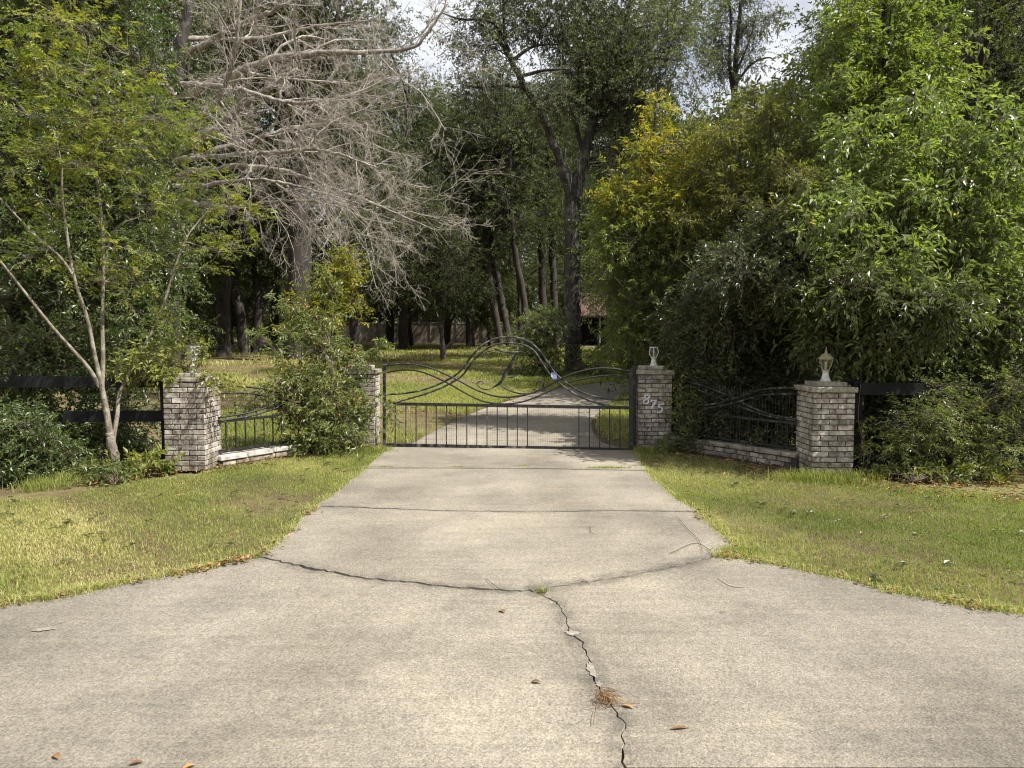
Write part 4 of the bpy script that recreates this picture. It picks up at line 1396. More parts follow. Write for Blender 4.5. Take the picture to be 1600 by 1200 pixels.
# ---- the dead, bare limbed tree
t = Plant('dead_tree', 'bare dead tree with a tangle of pale grey twigs hanging over the garden', 'tree', G(285, 568), seed=31)
DY = 19.0
mains = [([(262, 580, DY), (262, 460, DY), (264, 330, DY), (272, 230, DY), (284, 150, DY), (288, 60, DY), (310, -60, DY)], [0.30, 0.26, 0.24, 0.22, 0.2, 0.15, 0.1]),
         ([(281, 155, DY), (345, 125, DY - .6), (400, 101, DY - 1), (480, 84, DY - 1.2), (560, 81, DY - 1.2), (640, 76, DY - 1), (672, 45, DY - 1), (700, 5, DY - 1)], [0.17, 0.15, 0.13, 0.11, 0.09, 0.06, 0.05, 0.03]),
         ([(271, 245, DY), (330, 205, DY - .8), (365, 175, DY - 1.4), (410, 145, DY - 1.8), (465, 108, DY - 2)], [0.12, 0.10, 0.10, 0.09, 0.05]),
         ([(269, 275, DY), (350, 262, DY - 1), (430, 265, DY - 1.6), (510, 290, DY - 2), (600, 325, DY - 2), (680, 360, DY - 1.8)], [0.13, 0.10, 0.08, 0.06, 0.04, 0.02]),
         ([(270, 255, DY), (380, 222, DY + .4), (460, 200, DY + .8), (540, 195, DY + 1), (610, 215, DY + 1)], [0.12, 0.09, 0.07, 0.05, 0.02]),
         ([(287, 90, DY), (360, 45, DY - .6), (430, 15, DY - 1), (520, -30, DY - 1)], [0.12, 0.1, 0.07, 0.04]),
         ([(268, 310, DY), (350, 325, DY - 1.4), (440, 315, DY - 2), (530, 318, DY - 2.3), (620, 345, DY - 2.4)], [0.11, 0.08, 0.06, 0.04, 0.02]),
         ([(283, 165, DY), (250, 120, DY - .5), (205, 70, DY - .8), (170, 0, DY - 1)], [0.13, 0.10, 0.08, 0.05]),
         ([(275, 210, DY), (330, 170, DY - 2), (360, 110, DY - 3), (372, 40, DY - 3.4), (380, -30, DY - 3.4)], [0.11, 0.08, 0.06, 0.05, 0.03]),
         ([(271, 250, DY), (400, 240, DY - 2.5), (500, 235, DY - 3), (590, 262, DY - 3)], [0.09, 0.07, 0.05, 0.02]),
         ([(269, 290, DY), (320, 290, DY - 2.5), (400, 280, DY - 3.5), (480, 295, DY - 3.8), (560, 318, DY - 3.6)], [0.09, 0.07, 0.05, 0.03, 0.015]),
         ([(283, 130, DY), (370, 140, DY - 2), (450, 160, DY - 2.6), (540, 150, DY - 2.6), (610, 120, DY - 2.2)], [0.10, 0.08, 0.06, 0.04, 0.02]),
         ([(285, 60, DY), (400, 60, DY + 1), (500, 40, DY + 1), (600, 30, DY + 1)], [0.10, 0.08, 0.05, 0.02])]
for pts, rad in mains[1:]:
    t.limb(pts, np.array(rad) * .72, 40, 9, wob=0.3)


def spawn(rg, pts, rad, nc, lenf, a0, a1, M_=4, tmin=0.2, bend=0.22, rf=0.5, grav=0.0, rmin=0.003):
    N, m = pts.shape[:2]
    tt = rg.uniform(tmin, 1.0, (N, nc)) * (m - 1) * 0.999
    i = tt.astype(int)
    f = (tt - i)[..., None]
    ni = np.arange(N)[:, None]
    o = pts[ni, i] * (1 - f) + pts[ni, i + 1] * f
    pd = norm(pts[ni, i + 1] - pts[ni, i])
    r0 = (rad[ni, i] * (1 - f[..., 0]) + rad[ni, i + 1] * f[..., 0]) * rf
    plen = np.linalg.norm(np.diff(pts, axis=1), axis=2).sum(1)
    L = plen[:, None] * lenf * rg.uniform(0.45, 1.3, (N, nc)) * (1.15 - 0.5 * tt / (m - 1))
    o, pd, r0, L = o.reshape(-1, 3), pd.reshape(-1, 3), r0.ravel(), L.ravel()
    K = len(o)
    perp = rg.normal(size=(K, 3))
    perp = norm(perp - (perp * pd).sum(1, keepdims=True) * pd)
    a = rg.uniform(a0, a1, K)[:, None]
    d = pd * np.cos(a) + perp * np.sin(a)
    p = [o]
    for k in range(M_ - 1):
        d = norm(d + rg.normal(size=(K, 3)) * bend + np.array((0, 0, -grav)))
        p.append(p[-1] + d * (L / (M_ - 1))[:, None])
    r0 = np.maximum(r0, rmin)
    return np.stack(p, 1), np.stack([np.maximum(r0 * (1 - 0.75 * k / (M_ - 1)), rmin * 0.7) for k in range(M_)], 1)


mp_, mr_ = np.array([catmull(c, 10) for c, r in t.limbs]), np.array([np.interp(np.linspace(0, 1, 10), np.linspace(0, 1, len(r)), r) for c, r in t.limbs])
l1 = spawn(t.rg, mp_, mr_, 14, 0.36, 0.4, 1.1, 6, 0.22, 0.24, 0.4, 0.03, 0.008)
l2 = spawn(t.rg, *l1, 8, 0.48, 0.4, 1.1, 5, 0.15, 0.25, 0.45, 0.05, 0.005)
l3 = spawn(t.rg, *l2, 7, 0.52, 0.4, 1.1, 4, 0.15, 0.28, 0.55, 0.04, 0.0038)
l4 = spawn(t.rg, l3[0][::2], l3[1][::2], 2, 0.5, 0.4, 1.1, 3, 0.2, 0.28, 0.7, 0.04, 0.004)
g = Geo()
for lv, s in ((l1, 5), (l2, 4), (l3, 3), (l4, 3)):
    tubes(g, *lv, s)
tag(g.build('twig', M['twig_dead'], t.root, smooth=True), kind='stuff')
t.tg.build('limb', M['bark_dead'], t.root, smooth=True)
t.tg = Geo()
t.limb(mains[0][0], np.array(mains[0][1]) * .9, 40, 12, wob=0.2)
t.done(M['bark_oak'])

# ---- the vine and shrub heap on the left wing, the yellow sapling in it
t = Plant('vine_shrub', 'bushy green vine heaped over the iron panel and pier left of the gate', 'shrub', G(510, 706), seed=41)
t.limb([(520, 706, 10.3), (512, 650, 10.3), (520, 590, 10.4), (515, 540, 10.4)], [0.03, 0.025, 0.02, 0.01], 16, 6)
t.limb([(500, 706, 10.1), (470, 650, 10.0), (450, 610, 9.9), (430, 590, 9.8)], [0.022, 0.018, 0.012, 0.006], 16, 6)
t.crown(E((505, 552, 10.5, 30, 18, .35), (470, 592, 10.2, 36, 18, .3), (515, 612, 10.3, 38, 24, .35), (545, 655, 10.3, 30, 24, .3), (492, 655, 10.1, 38, 26, .3), (525, 690, 10.15, 38, 16, .28), (440, 642, 9.95, 24, 12, .2), (488, 505, 10.8, 24, 16, .3), (458, 528, 10.5, 16, 10, .25), (546, 556, 10.8, 22, 7, .22), (428, 602, 9.9, 14, 8, .18), (470, 690, 10.0, 22, 13, .2), (550, 612, 10.5, 16, 16, .2)),
        9500, 8, 0.20, 0.068, 0.42, M['leaf_vine'], per_hub=6, sig=0.38, bias=0.65, flat=0.8, droop=0.3, twig_r=0.002)
for q in ([(470, 600, 10.1), (440, 560, 10.0), (415, 530, 9.9), (398, 522, 9.8)], [(500, 540, 10.5), (470, 500, 10.5), (452, 478, 10.4), (440, 470, 10.4)], [(520, 520, 10.5), (520, 470, 10.6), (508, 440, 10.6), (500, 425, 10.6)], [(470, 630, 9.95), (425, 618, 9.85), (395, 622, 9.8), (375, 640, 9.75)], [(550, 580, 10.7), (585, 545, 10.7), (600, 538, 10.7)], [(540, 650, 10.3), (580, 620, 10.3), (603, 630, 10.4), (612, 655, 10.45)]):
    t.limb(q, [0.008, 0.006, 0.004, 0.002], 16, 5)
    sp_ = [(q[k][0] * .5 + q[k + 1][0] * .5, q[k][1] * .5 + q[k + 1][1] * .5, q[k][2], 10, 9, .10) for k in range(len(q) - 1)] + [(*q[-1], 7, 7, .07)]
    t.crown(sp_, 330, 7, 0.13, 0.065, 0.42, M['leaf_vine'], 'shoot_leaves', per_hub=4, sig=0.4, bias=0.8, flat=0.6, droop=0.3, twig_r=0.0016, branches=False)
t.done(M['twig'], M['twig'])
t = Plant('yellow_sapling', 'slim sapling with yellow and orange leaves rising behind the vine heap', 'tree', G(520, 640), seed=42)
YS = float(t.base[1])
t.limb([(520, 640, YS), (516, 540, YS), (512, 470, YS), (528, 420, YS), (548, 395, YS)], [0.035, 0.03, 0.022, 0.014, 0.005], 24, 6)
t.crown(E((505, 480, YS, 48, 35, .5), (530, 430, YS, 35, 30, .4), (545, 455, YS, 25, 40, .3), (480, 510, YS, 35, 22, .3), (548, 405, YS, 14, 16, .2)), 3600, 8, 0.22, 0.085, 0.42, M['leaf_yellow'], per_hub=6, sig=0.3, bias=0.7, flat=0.5, droop=0.25)
t.done(M['twig'], M['twig'])
t = Plant('climbing_vine', 'light green vine trailing over the old lamp and cap of the left pier', 'vine', (XLO, YLO + PW / 2, z_lo - 0.02), seed=43)
t.limb([(285, 596, 8.85), (262, 580, 8.8), (235, 590, 8.7), (205, 600, 8.75)], [0.006, 0.005, 0.004, 0.003], 14, 4)
t.limb([(290, 596, 8.85), (300, 560, 8.9), (315, 545, 8.9), (325, 560, 8.9)], [0.006, 0.005, 0.004, 0.003], 14, 4)
t.limb([(295, 597, 8.8), (318, 590, 8.7), (340, 596, 8.75), (362, 606, 8.9)], [0.006, 0.005, 0.004, 0.003], 14, 4)
t.limb([(282, 592, 8.6), (288, 620, 8.62), (292, 650, 8.66), (296, 690, 8.66)], [0.004, 0.003, 0.003, 0.002], 14, 4)
t.crown(E((245, 560, 8.9, 45, 24, .25), (215, 575, 8.9, 35, 22, .25), (292, 534, 9.05, 22, 8, .12), (316, 556, 9.05, 10, 18, .12), (328, 588, 8.7, 20, 8, .12), (258, 588, 8.7, 14, 8, .12), (345, 597, 8.8, 18, 6, .1)),
        2300, 6, 0.14, 0.062, 0.42, M['leaf_bright_vine'], per_hub=5, sig=0.3, bias=0.6, flat=0.6, droop=0.35, twig_r=0.0015)
t.done(M['twig'], M['twig'])

# ---- low plants at the foot of the left fence
for nm, lab, cat, u, v, ells, n, L, mat, sd in (
        ('shrub', 'dark glossy shrub at the left edge before the black fence', 'shrub', 45, 742, E((45, 690, 8.25, 55, 42, .35), (20, 730, 8.1, 45, 28, .3), (85, 715, 8.25, 35, 30, .25), (5, 670, 8.3, 40, 40, .3)), 9500, 0.055, 'leaf_evergreen', 51),
        ('weed', 'small leafy weed at the foot of the grey sapling', 'weed', 180, 756, E((178, 744, 8.2, 28, 16, .2), (150, 738, 8.3, 20, 12, .15)), 1100, 0.06, 'leaf_vine', 52),
        ('weed', 'bright upright weed against the left edge of the vine topped pier', 'weed', 234, 742, E((236, 722, 8.5, 16, 16, .12), (226, 738, 8.5, 12, 8, .1)), 420, 0.085, 'leaf_bright_vine', 53),
        ('weed', 'yellowish low weed between the left shrub and the sapling', 'weed', 118, 748, E((118, 730, 8.4, 26, 14, .2), (95, 742, 8.3, 18, 8, .15)), 420, 0.075, 'leaf_vine', 54)):
    t = Plant(nm, lab, cat, G(u, v), seed=sd)
    t.limb([(u, v, t.base[1]), (u + 4, v - 14, t.base[1]), (u - 2, v - 26, t.base[1])], [0.008, 0.006, 0.003], 8, 5)
    t.crown(ells, n, 8, 0.16, L, 0.42, M[mat], per_hub=7, sig=0.3, bias=0.5, flat=0.7, droop=0.25, twig_r=0.0018)
    t.done(M['twig'], M['twig'])

# ---- the big oak in the middle
t = Plant('oak_tree', 'tall moss hung oak with forked trunk beyond the gate, right of its arch', 'tree', G(896, 583), seed=61)
OY = float(t.base[1])
t.limb([(896, 590, OY), (896, 560, OY), (895, 480, OY), (893, 400, OY), (894, 330, OY), (896, 270, OY)], [0.42, 0.31, 0.29, 0.275, 0.28, 0.24], 40, 14, wob=0.05)
t.limb([(893, 315, OY), (880, 270, OY - .3), (862, 215, OY - .6), (842, 170, OY - .8), (818, 132, OY - 1), (797, 92, OY - 1), (776, 60, OY - 1), (735, 25, OY - 1)], [0.19, 0.16, 0.145, 0.13, 0.115, 0.09, 0.06, 0.02], 40, 10, wob=0.08)
t.limb([(898, 310, OY), (912, 250, OY + .3), (930, 175, OY + .6), (955, 105, OY + .8), (975, 45, OY + 1), (998, -50, OY + 1)], [0.23, 0.19, 0.16, 0.14, 0.11, 0.06], 36, 10, wob=0.08)
t.limb([(912, 240, OY + .3), (900, 190, OY + 1), (905, 120, OY + 1.5), (900, 30, OY + 2)], [0.10, 0.08, 0.06, 0.03], 24, 8)
t.limb([(820, 137, OY - 1), (790, 132, OY - 1.4), (750, 136, OY - 1.8), (715, 130, OY - 2)], [0.09, 0.07, 0.05, 0.02], 18, 7)
t.limb([(793, 88, OY - 1), (788, 50, OY - 1.2), (786, -10, OY - 1.2)], [0.08, 0.06, 0.03], 14, 7)
t.limb([(812, 120, OY - 1), (850, 110, OY - 1.6), (890, 108, OY - 2)], [0.07, 0.05, 0.02], 14, 7)
t.limb([(800, 95, OY - 1), (835, 72, OY - .5), (880, 70, OY)], [0.07, 0.05, 0.02], 14, 7)
t.limb([(796, 80, OY - 1), (770, 35, OY - 1.8), (720, 30, OY - 2.2), (690, 20, OY - 2.2)], [0.07, 0.05, 0.04, 0.02], 14, 7)
t.limb([(955, 105, OY + .8), (1000, 90, OY), (1060, 95, OY - .5)], [0.10, 0.07, 0.02], 14, 7)
oak = E((735, 55, OY - 1.5, 55, 45, 1.6), (790, 25, OY - 1, 60, 45, 1.6), (855, 40, OY, 60, 50, 1.8), (905, 110, OY + .5, 65, 70, 1.8), (960, 50, OY + .6, 65, 60, 1.8), (1035, 45, OY, 60, 50, 1.6), (1055, 105, OY - .5, 55, 40, 1.4), (860, 160, OY - .8, 45, 50, 1.4), (965, 165, OY + .4, 60, 60, 1.6), (755, 120, OY - 1.6, 55, 35, 1.4), (975, 240, OY + .4, 34, 40, 1.2), (1010, 150, OY, 50, 50, 1.4), (930, -20, OY, 90, 40, 2), (820, -30, OY - .6, 90, 40, 2))
t.crown(oak, 44000, 10, 0.42, 0.105, 0.42, M['leaf_oak_grey'], per_hub=9, sig=0.22, bias=0.6, flat=0.8, droop=0.35, up=0.0, twig_r=0.004)
t.moss(260, E((760, 130, OY - 1.6, 60, 30, 1.2), (905, 270, OY - .5, 40, 60, .8), (960, 230, OY, 50, 50, 1.2), (860, 120, OY - 1, 60, 50, 1.4), (970, 90, OY, 70, 60, 1.4)), 0.55, M['moss'], 0.010)
t.done(M['bark_oak'], M['bark_oak'])

# ---- the bush at its foot and the sparse stems beside it
t = Plant('bush', 'round green bush at the left foot of the big oak', 'bush', G(850, 588), seed=62)
BY = float(t.base[1])
t.limb([(850, 588, BY), (852, 540, BY), (862, 500, BY)], [0.06, 0.05, 0.02], 12, 7)
t.crown(E((850, 505, BY, 32, 26, .8), (832, 545, BY, 38, 32, .8), (856, 552, BY, 26, 32, .7), (815, 590, BY, 26, 13, .6), (846, 586, BY, 36, 16, .7)), 12000, 10, 0.28, 0.085, 0.42, M['leaf_bush'], per_hub=10, sig=0.26, flat=0.8, droop=0.25, twig_r=0.004)
t.done(M['bark_dark'], M['twig'])
t = Plant('bush', 'thin yellowish stems and leaves right of the big oak foot', 'bush', G(930, 588), seed=63)
t.limb([(930, 588, t.base[1]), (932, 565, t.base[1]), (925, 548, t.base[1])], [0.03, 0.02, 0.01], 10, 6)
t.crown(E((928, 565, t.base[1], 30, 20, .6), (948, 580, t.base[1], 26, 10, .5), (915, 582, t.base[1], 20, 12, .4)), 2600, 8, 0.26, 0.08, 0.40, M['leaf_vine'], per_hub=6, sig=0.34, flat=0.7, droop=0.2, twig_r=0.004)
t.done(M['twig'], M['twig'])

# ---- right side, behind the wing panel
t = Plant('broadleaf_tree', 'tree turning yellow and orange at its top behind the numbered pier', 'tree', G(1015, 668), seed=71)
AY = 12.7
t.base[:] = G(1015, 668)
t.limb([(1015, 672, AY), (1012, 560, AY), (1004, 440, AY), (1015, 320, AY), (1022, 200, AY), (1026, 130, AY)], [0.06, 0.05, 0.04, 0.03, 0.018, 0.006], 30, 7)
t.limb([(1018, 672, AY), (1050, 560, AY), (1058, 440, AY), (1072, 320, AY)], [0.05, 0.04, 0.03, 0.012], 24, 7)
t.limb([(1010, 672, AY), (985, 560, AY), (970, 470, AY)], [0.04, 0.03, 0.012], 18, 6)
t.crown(E((1012, 245, AY, 36, 46, .6), (1024, 180, AY, 16, 40, .35), (1058, 300, AY, 48, 45, .6), (980, 300, AY, 32, 40, .5), (1090, 250, AY, 36, 45, .5), (1030, 325, AY - .3, 50, 30, .5), (950, 320, AY, 16, 26, .3)), 8000, 9, 0.24, 0.085, 0.32, M['leaf_yellow'], 'yellow_crown', per_hub=6, sig=0.32, bias=0.7, flat=0.55, droop=0.3)
t.crown(E((1000, 375, AY, 62, 55, .8), (962, 420, AY, 42, 60, .6), (1045, 430, AY, 75, 70, .9), (1000, 490, AY, 52, 60, .8), (1060, 370, AY, 55, 50, .7), (1010, 540, AY, 62, 45, .7), (955, 350, AY, 25, 40, .4), (1070, 500, AY, 55, 50, .6), (1000, 560, AY + .4, 40, 30, .5), (1040, 590, AY - .6, 40, 30, .4)), 46000, 11, 0.22, 0.066, 0.34, M['leaf_green_small'], per_hub=8, sig=0.30, bias=0.5, flat=0.7, droop=0.3)
t.done(M['bark_dark'], M['twig'])
t = Plant('olive_tree', 'olive brown fine leaved tree between the yellow topped tree and the broad leaved tree', 'tree', G(1170, 680), seed=72)
OB = 11.9
ob = stems(t, (1175, 684, OB), [(1098, 205, OB + .3), (1122, 160, OB), (1150, 175, OB - .3), (1178, 140, OB + .2), (1205, 165, OB - .2), (1236, 150, OB + .2), (1262, 205, OB - .3), (1282, 260, OB), (1140, 250, OB - .6), (1215, 260, OB - .7), (1105, 330, OB - .2), (1255, 330, OB - .9)], .034, .30, 40, (24, 36), .45)
t.crown(ob + E((1225, 345, 9.7, 44, 36, .5), (1240, 285, 9.6, 34, 30, .45), (1160, 410, 10.2, 40, 34, .45)), 50000, 12, 0.22, 0.068, 0.28, M['leaf_olive'], per_hub=10, sig=0.32, bias=0.6, flat=0.7, droop=0.45)  # final clumps added in front, overhanging to shade the gate
t.done(M['bark_dark'], M['twig'])
t = Plant('understory_shrub', 'dark shade shrub pressing against the lichen grey iron panel', 'shrub', G(1150, 690), seed=73)
UY = 10.9
t.limb([(1150, 690, UY), (1140, 600, UY), (1150, 500, UY)], [0.04, 0.03, 0.01], 16, 6)
t.limb([(1200, 700, UY - .3), (1220, 600, UY - .3), (1225, 500, UY)], [0.04, 0.03, 0.01], 16, 6)
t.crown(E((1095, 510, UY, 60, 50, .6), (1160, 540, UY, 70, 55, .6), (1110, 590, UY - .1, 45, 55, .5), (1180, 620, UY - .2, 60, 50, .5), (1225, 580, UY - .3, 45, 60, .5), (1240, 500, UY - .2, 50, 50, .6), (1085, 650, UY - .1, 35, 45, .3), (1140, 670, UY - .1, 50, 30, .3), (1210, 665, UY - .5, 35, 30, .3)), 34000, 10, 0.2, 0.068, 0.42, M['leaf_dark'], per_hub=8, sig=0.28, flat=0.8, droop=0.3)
t.crown(E((1190, 430, 10.0, 60, 46, .6), (1150, 485, 10.2, 50, 45, .5), (1235, 395, 9.8, 50, 46, .6), (1120, 440, 10.6, 45, 40, .5), (1100, 560, 10.5, 40, 36, .3), (1172, 400, 10.1, 44, 36, .5), (1205, 362, 9.8, 40, 34, .5), (1150, 425, 9.4, 44, 34, .5), (1200, 440, 9.3, 38, 32, .45), (1108, 640, 10.3, 36, 42, .25), (1158, 652, 10.0, 34, 26, .2), (1090, 690, 10.3, 32, 12, .18), (1205, 690, 9.5, 22, 12, .15)), 32000, 10, 0.2, 0.068, 0.40, M['leaf_dark'], 'upper_crown', per_hub=8, sig=0.3, flat=0.8, droop=0.3)  # upper clumps added overhead to shade the numbered pier and gate
t.done(M['bark_dark'], M['twig'])
t = Plant('climbing_vine', 'green vine hanging over the right edge of the numbered pier', 'vine', G(1062, 700), seed=74)
t.limb([(1062, 700, 10.5), (1062, 640, 10.45), (1060, 590, 10.5)], [0.012, 0.01, 0.004], 10, 5)
t.crown(E((1074, 645, 10.4, 18, 30, .18), (1066, 672, 10.35, 14, 22, .14), (1082, 590, 10.5, 22, 26, .2), (1040, 694, 10.3, 18, 8, .12)), 1700, 7, 0.14, 0.07, 0.42, M['leaf_vine'], per_hub=6, sig=0.3, flat=0.6, droop=0.3, twig_r=0.0018)
t.done(M['twig'], M['twig'])

# ---- the broad leaved tree on the right
t = Plant('broadleaf_tree', 'leafy tree with large shiny green leaves rising behind the right lantern pier', 'tree', G(1372, 712), seed=81)
CY_ = 9.75
t.limb([(1372, 716, CY_), (1362, 640, CY_), (1366, 560, CY_), (1372, 480, CY_), (1366, 380, CY_), (1350, 290, CY_)], [0.065, 0.055, 0.048, 0.040, 0.026, 0.008], 30, 8)
t.limb([(1370, 490, CY_), (1408, 429, CY_ - .2), (1437, 397, CY_ - .3), (1493, 341, CY_ - .4), (1540, 290, CY_ - .4)], [0.038, 0.034, 0.030, 0.022, 0.008], 24, 7)
t.limb([(1368, 560, CY_), (1440, 500, CY_ - .2), (1500, 480, CY_ - .3), (1560, 470, CY_ - .3)], [0.03, 0.024, 0.018, 0.008], 18, 6)
t.limb([(1372, 450, CY_), (1400, 370, CY_), (1430, 290, CY_), (1460, 200, CY_)], [0.03, 0.024, 0.016, 0.006], 18, 6)
t.limb([(1366, 540, CY_), (1330, 480, CY_ - .2), (1290, 430, CY_ - .3)], [0.026, 0.018, 0.008], 14, 6)
brd = stems(t, (1370, 700, CY_), [(1248, 395, CY_ - .6), (1272, 300, CY_ - .4), (1312, 222, CY_ - .1), (1350, 190, CY_ + .2), (1398, 212, CY_ - .2), (1450, 128, CY_), (1482, 205, CY_ - .4), (1522, 215, CY_ + .1), (1556, 158, CY_ - .2), (1592, 235, CY_ - .4), (1640, 300, CY_), (1620, 400, CY_ - .5), (1425, 290, CY_ - .7), (1340, 330, CY_ - .8), (1515, 330, CY_ - .8), (1560, 420, CY_ - .7)], .032, .40, 42, (24, 36), .42, .72)
t.crown(brd, 25000, 8, 0.30, 0.100, 0.38, M['leaf_broad'], per_hub=8, sig=0.30, bias=0.6, ang=0.75, flat=0.65, droop=0.5, up=0.05, twig_r=0.0024)
t.crown(E((1440, 530, CY_ - .2, 70, 40, .6), (1330, 520, CY_ - .4, 46, 40, .6), (1555, 500, CY_ - .3, 56, 50, .6), (1385, 500, CY_ - .9, 42, 40, .5), (1330, 450, CY_ - .9, 42, 40, .6), (1400, 472, CY_ - 1.2, 46, 36, .6), (1475, 480, CY_ - 1.4, 50, 34, .5), (1290, 520, CY_ - .6, 34, 34, .4)), 17000, 8, 0.26, 0.085, 0.38, M['leaf_green_dull'], 'shade_tinted_crown', per_hub=8, sig=0.26, bias=0.55, ang=0.8, flat=0.7, droop=0.45, twig_r=0.0024)  # crown shade painted as duller leaves; near clumps also shade the piers
# the nearest leaves, one by one, on the side of the crown that faces the drive
lr = np.random.default_rng(82)
leaf_shapes = []
for k in range(6):
    nr = 5
    us = np.linspace(0, 1, nr + 1)
    g = Geo()
    Wd, Ld, bend = 0.040 * lr.uniform(.85, 1.15), 0.110, lr.uniform(0.1, 0.35)
    row = []
    for u_ in us:
        hw = Wd * (math.sin(math.pi * u_ ** 0.8) ** 0.9) / 2
        z = -bend * Ld * u_ * u_
        row += [(u_ * Ld, hw, z + hw * 0.45), (u_ * Ld, 0, z), (u_ * Ld, -hw, z + hw * 0.45)]
    q = []
    for i in range(nr):
        a = i * 3
        q += [(a, a + 3, a + 4, a + 1), (a + 1, a + 4, a + 5, a + 2)]
    g.add(row, q=q, r=0.15 + 0.14 * k if k < 5 else 1.0)
    leaf_shapes.append(g.mesh('leaf', M['leaf_broad'], smooth=True))
EB = np.array([px_ell(e) for e in brd])
nl = 0
while nl < 290:
    e = EB[lr.integers(0, len(EB) - 1)]
    dd = norm(lr.normal(size=(1, 3)))[0]
    if dd[1] > -0.1:
        continue
    hub = e[:3] + dd * e[3:] * lr.uniform(0.9, 1.08)
    tw = norm(np.array([dd + lr.normal(size=3) * 0.5]))[0]
    for k in range(5):
        o = link('leaf', leaf_shapes[5 if lr.uniform() < 0.025 else lr.integers(0, 5)], t.root)
        pp = hub + tw * 0.055 * k - np.array((0, 0, 0.012 * k * k))
        o.location = pp - np.array(t.root.location)
        o.rotation_euler = (lr.normal(0, 0.4), 0.35 + lr.normal(0, 0.3), math.atan2(tw[1], tw[0]) + (0.9 if k % 2 else -0.9) + lr.normal(0, 0.25))
        s = lr.uniform(0.75, 1.2)
        o.scale = (s, s, s)
        nl += 1
    tubes(t.bg, np.array([[hub - tw * 0.12, hub, hub + tw * 0.12 - [0, 0, .03], hub + tw * 0.24 - [0, 0, .2]]]), np.array([[.003, .0025, .002, .001]]), 4)
t.done(M['bark_dark'], M['twig'])

t = Plant('slender_tree', 'upright green tree with dark slim trunk reaching the top right sky gap', 'tree', G(1385, 690), seed=83)
SY = 11.6
t.limb([(1385, 694, SY), (1382, 540, SY), (1380, 400, SY), (1381, 250, SY), (1384, 150, SY), (1382, 60, SY), (1380, -60, SY)], [0.12, 0.11, 0.10, 0.085, 0.07, 0.05, 0.02], 40, 9)
t.limb([(1384, 150, SY), (1350, 100, SY), (1310, 60, SY)], [0.03, 0.02, 0.006], 14, 6)
t.limb([(1384, 170, SY), (1430, 100, SY), (1480, 40, SY)], [0.035, 0.02, 0.006], 14, 6)
db = stems(t, (1383, 330, SY), [(1292, 30, SY - .2), (1318, -40, SY + .2), (1350, -20, SY - .4), (1402, -60, SY), (1440, -30, SY - .3), (1482, 20, SY + .2), (1512, 60, SY - .2), (1300, 110, SY - .3), (1470, 120, SY - .4)], .03, .28, 42, (24, 36), .5)
t.crown(db, 14500, 9, 0.26, 0.092, 0.42, M['leaf_green_small'], per_hub=8, sig=0.32, bias=0.6, flat=0.65, droop=0.35)
t.done(M['bark_dark'], M['twig'])

# ---- shrubs on the right fence
t = Plant('fern_leaved_shrub', 'shrub with ferny pinnate leaves spilling over the right black fence', 'shrub', G(1450, 758), seed=91)
FY = 8.5
t.limb([(1450, 758, FY), (1446, 700, FY), (1440, 650, FY - .1)], [0.02, 0.016, 0.006], 12, 6)
t.limb([(1470, 758, FY), (1500, 700, FY), (1520, 640, FY)], [0.02, 0.014, 0.006], 12, 6)
t.crown(E((1430, 660, FY - .1, 48, 26, .3), (1480, 650, FY, 50, 30, .35), (1440, 695, FY, 50, 26, .3), (1500, 690, FY, 55, 35, .35), (1400, 690, FY - .1, 30, 18, .2), (1540, 640, FY, 40, 25, .3), (1585, 605, FY, 36, 34, .25), (1565, 690, FY - .1, 45, 35, .3), (1480, 605, FY + .1, 40, 12, .15)), 12500, 14, 0.22, 0.046, 0.34, M['leaf_vine'], per_hub=6, sig=0.3, bias=0.55, ang=1.1, flat=0.25, droop=0.3, up=0.15, twig_r=0.0016)
t.done(M['twig'], M['twig'])
t = Plant('hedge_shrub', 'dense dark leafy shrub behind the right black fence', 'shrub', G(1500, 724), seed=92)
t.limb([(1500, 724, 9.3), (1505, 660, 9.3), (1490, 590, 9.3)], [0.03, 0.025, 0.01], 12, 6)
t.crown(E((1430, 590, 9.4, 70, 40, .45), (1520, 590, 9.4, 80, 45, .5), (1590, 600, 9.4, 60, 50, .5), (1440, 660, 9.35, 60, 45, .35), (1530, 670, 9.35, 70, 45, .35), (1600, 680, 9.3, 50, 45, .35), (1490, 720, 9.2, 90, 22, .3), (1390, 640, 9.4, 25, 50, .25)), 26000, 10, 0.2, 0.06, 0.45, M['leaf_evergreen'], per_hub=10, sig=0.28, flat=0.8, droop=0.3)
t.done(M['bark_dark'], M['twig'])
